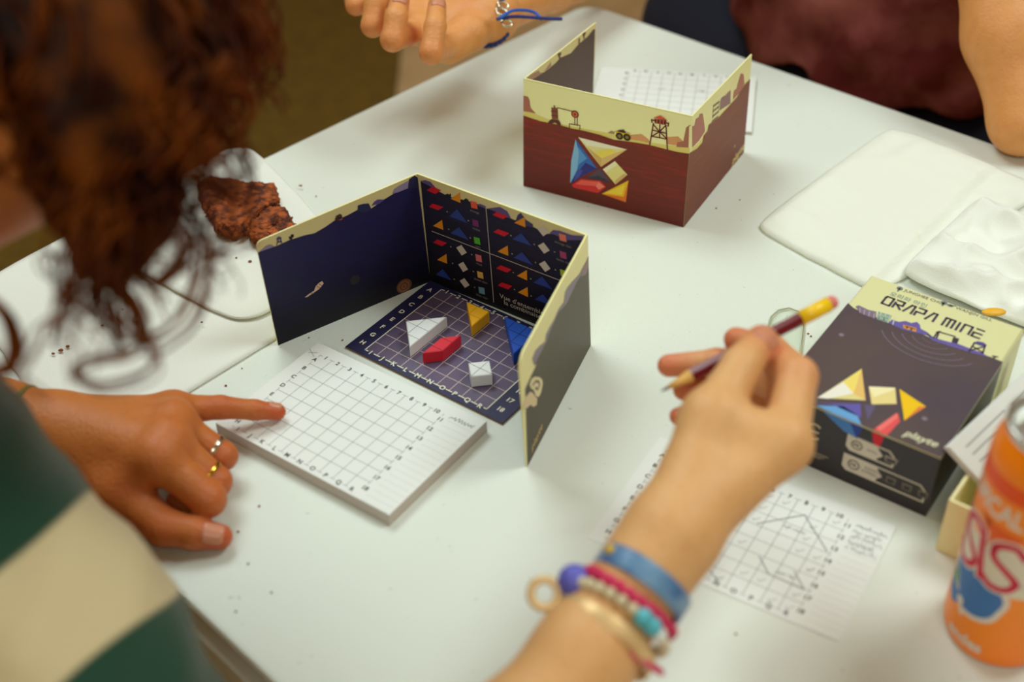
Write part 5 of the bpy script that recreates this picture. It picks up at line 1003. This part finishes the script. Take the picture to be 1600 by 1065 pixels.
HcC = A_(41, 117, 50); hfC, hLC = head_field(HcC, (-.55, -.75, -.3), (-.1, -.1, 1), .95)
def headC(P): return smin(hfC(P), cone(P, A_(42, 118, 46), 5, A_(43, 119, 33), 5.6), 2.5)
lo, hi = box_of([HcC, (43, 119, 33)], 11); mHeadC = nets(headC, lo, hi, .5)
bodyC = skin_obj('body', [mHandC, mArmR, mArmL, mHeadC], skinC, pC, flC)
nail(fing[3][-1][0], fing[3][-2][0], n_(A_(.1, -.85, .3)), .70, .82, 1.15, bodyC); nail(fing[2][-1][0], fing[2][-2][0], n_(A_(.05, -.85, .3)), .74, .86, 1.15, bodyC)
for k in (-1, 1): obj('eye', ball(hLC(k*2.9, 6.15, .1), .85, 10), pm('eye_white', (226, 220, 206), .2), bodyC, smooth=True)
def capC(P):
    d = ell(P, HcC+A_(.6, .8, 2.2), (7.6, 8.6, 7.6)); x, y, z = P[..., 0], P[..., 1], P[..., 2]
    return np.maximum(d+.25*np.sin(x*2.1+z)*np.sin(y*1.9), -((x-HcC[0])*.5+(y-HcC[1])*.7+(z-HcC[2])*.9+1.0))
V, F = nets(capC, *box_of([HcC], 12), .5); obj('hair', (V.tolist(), F.tolist()), pm('short_brown_hair', (60, 36, 20), .6, bump=.8, bscale=300), bodyC, smooth=True)
# knotted blue cord bracelet
axw = n_(A_(*wC)-A_(*(4.21,109.96,5.20))); cw = A_(*(-1.57,97.76,8.40)); cordm = pm('navy_cord', (24, 40, 120), .6, bump=.6, bscale=600); blue = pm('bright_blue_cord', (20, 92, 190), .55)
rp0 = ring_path(cw, axw, 2.0, 80)
obj('cord_bracelet', join(*[tube([p+axw*.3*math.sin(i*.8+k*2.1)+n_(p-cw)*.14*math.cos(i*.8+k*2.1) for i, p in enumerate(rp0)], .27, 6, True) for k in range(3)]), cordm, bodyC, smooth=True, label='braided navy blue cord bracelet')
obj('loose_cord', tube(catmull([(-0.48,94.24,10.00), (-0.28,93.72,10.40), (0.57,94.80,10.40), (1.57,95.71,10.00), (2.37,96.07,9.60), (2.85,95.33,9.40)], 8), .13, 6), blue, bodyC, smooth=True, label='bright blue loose cord loop')
obj('loose_cord', tube(catmull([(-0.63,94.25,10.00), (0.56,94.63,10.00), (2.05,95.29,9.60), (3.30,95.42,9.40), (4.47,95.67,9.20)], 8), .13, 6), cordm, bodyC, smooth=True, label='navy loose cord end')
for q in ((-0.12,96.72,10.00), (0.15,94.79,9.40), (-0.28,95.37,10.10)): obj('silver_bead', tube(ring_path(q, (.2, -.6, .7), .42, 16, .28), .1, 6, True), pm('silver', (214, 206, 180), .2, metal=1), bodyC, smooth=True, label='silver link on the cord bracelet')
# shirt and trousers
dl = n_(A_(.745, -.667, 0)); dn = n_(A_(.667, .745, 0)); Mx = np.stack([dl, dn, A_(0, 0, 1)])
def shirt(P):
    q = P-A_(37.6, 121.6, 0).astype(np.float32); q = q@Mx.T.astype(np.float32); x, y, z = q[..., 0], q[..., 1], q[..., 2]
    wd_ = 16.6+.16*np.clip(z, -10, 26)+1.2*np.exp(-((z+4)/4)**2); k = np.sqrt((x/wd_)**2+(y/9.5)**2); d = (k-1)*9.5
    d = np.maximum(d, np.maximum(-8.2-z-1.0*np.sin(x*.35), z-33)); d = d+.5*np.sin(x*.45+z*.3+1)*np.sin(z*.42-x*.15)+.25*np.sin(x*.9-z*.8)
    for s_, e_ in ((shR, A_(*elR)), (shL, A_(*elL))): d = smin(d, cone(P, s_, 5.6, s_+(e_-s_)*.42, 5.2), 2)
    return smin(d, cone(P, shR, 5.2, shL, 5.2), 3)
lo, hi = box_of([(40, 119, -10), (40, 119, 34), shR, shL], 17); V, F = nets(shirt, lo, hi, .55)
obj('shirt', (V.tolist(), F.tolist()), pm('mauve_cotton', (158, 88, 76), .9, bump=.3, bscale=500, col2=(96, 16, 12), nscale=9, rampx=(.40, .58)), pC, smooth=True, label='mauve shirt with a red print')
V, F = legs([A_(36, 124, -17), A_(48, 114, -17)], [(22.36,137.59,-12.00), A_(34, 86, -26)], [A_(22, 110, FZ+3), A_(34, 86, FZ+3)], 9, 6.6, 4.5)
obj('trousers', (V.tolist(), F.tolist()), pm('dark_jeans', (22, 24, 40), .9, bump=.3, bscale=600), pC, smooth=True)
for p_ in ((20, 108), (31, 82)): obj('shoe', ball((p_[0], p_[1], FZ+2.6), 1, 14, (5, 8.5, 2.6)), pm('dark_shoe', (40, 36, 34), .6), pC, smooth=True)
st2 = thing('stool', 'plain grey stool under the person in the mauve shirt', 'stool', (42, 119, FZ))
obj('seat', lathe((42, 119, -32.5), [(.01, 0), (14, 0), (15, .6), (15, 2.2), (14.3, 2.8), (.01, 2.9)], 40), pm('grey_seat', (90, 88, 84), .6), st2)
for k in range(4):
    t = math.pi/4+k*math.pi/2; obj('leg', tube([(42+10*math.cos(t), 119+10*math.sin(t), -32.4), (42+13*math.cos(t), 119+13*math.sin(t), FZ+.2)], 1.1, 10), pm('grey_tube', (120, 122, 120), .4, metal=.6), st2, smooth=True)
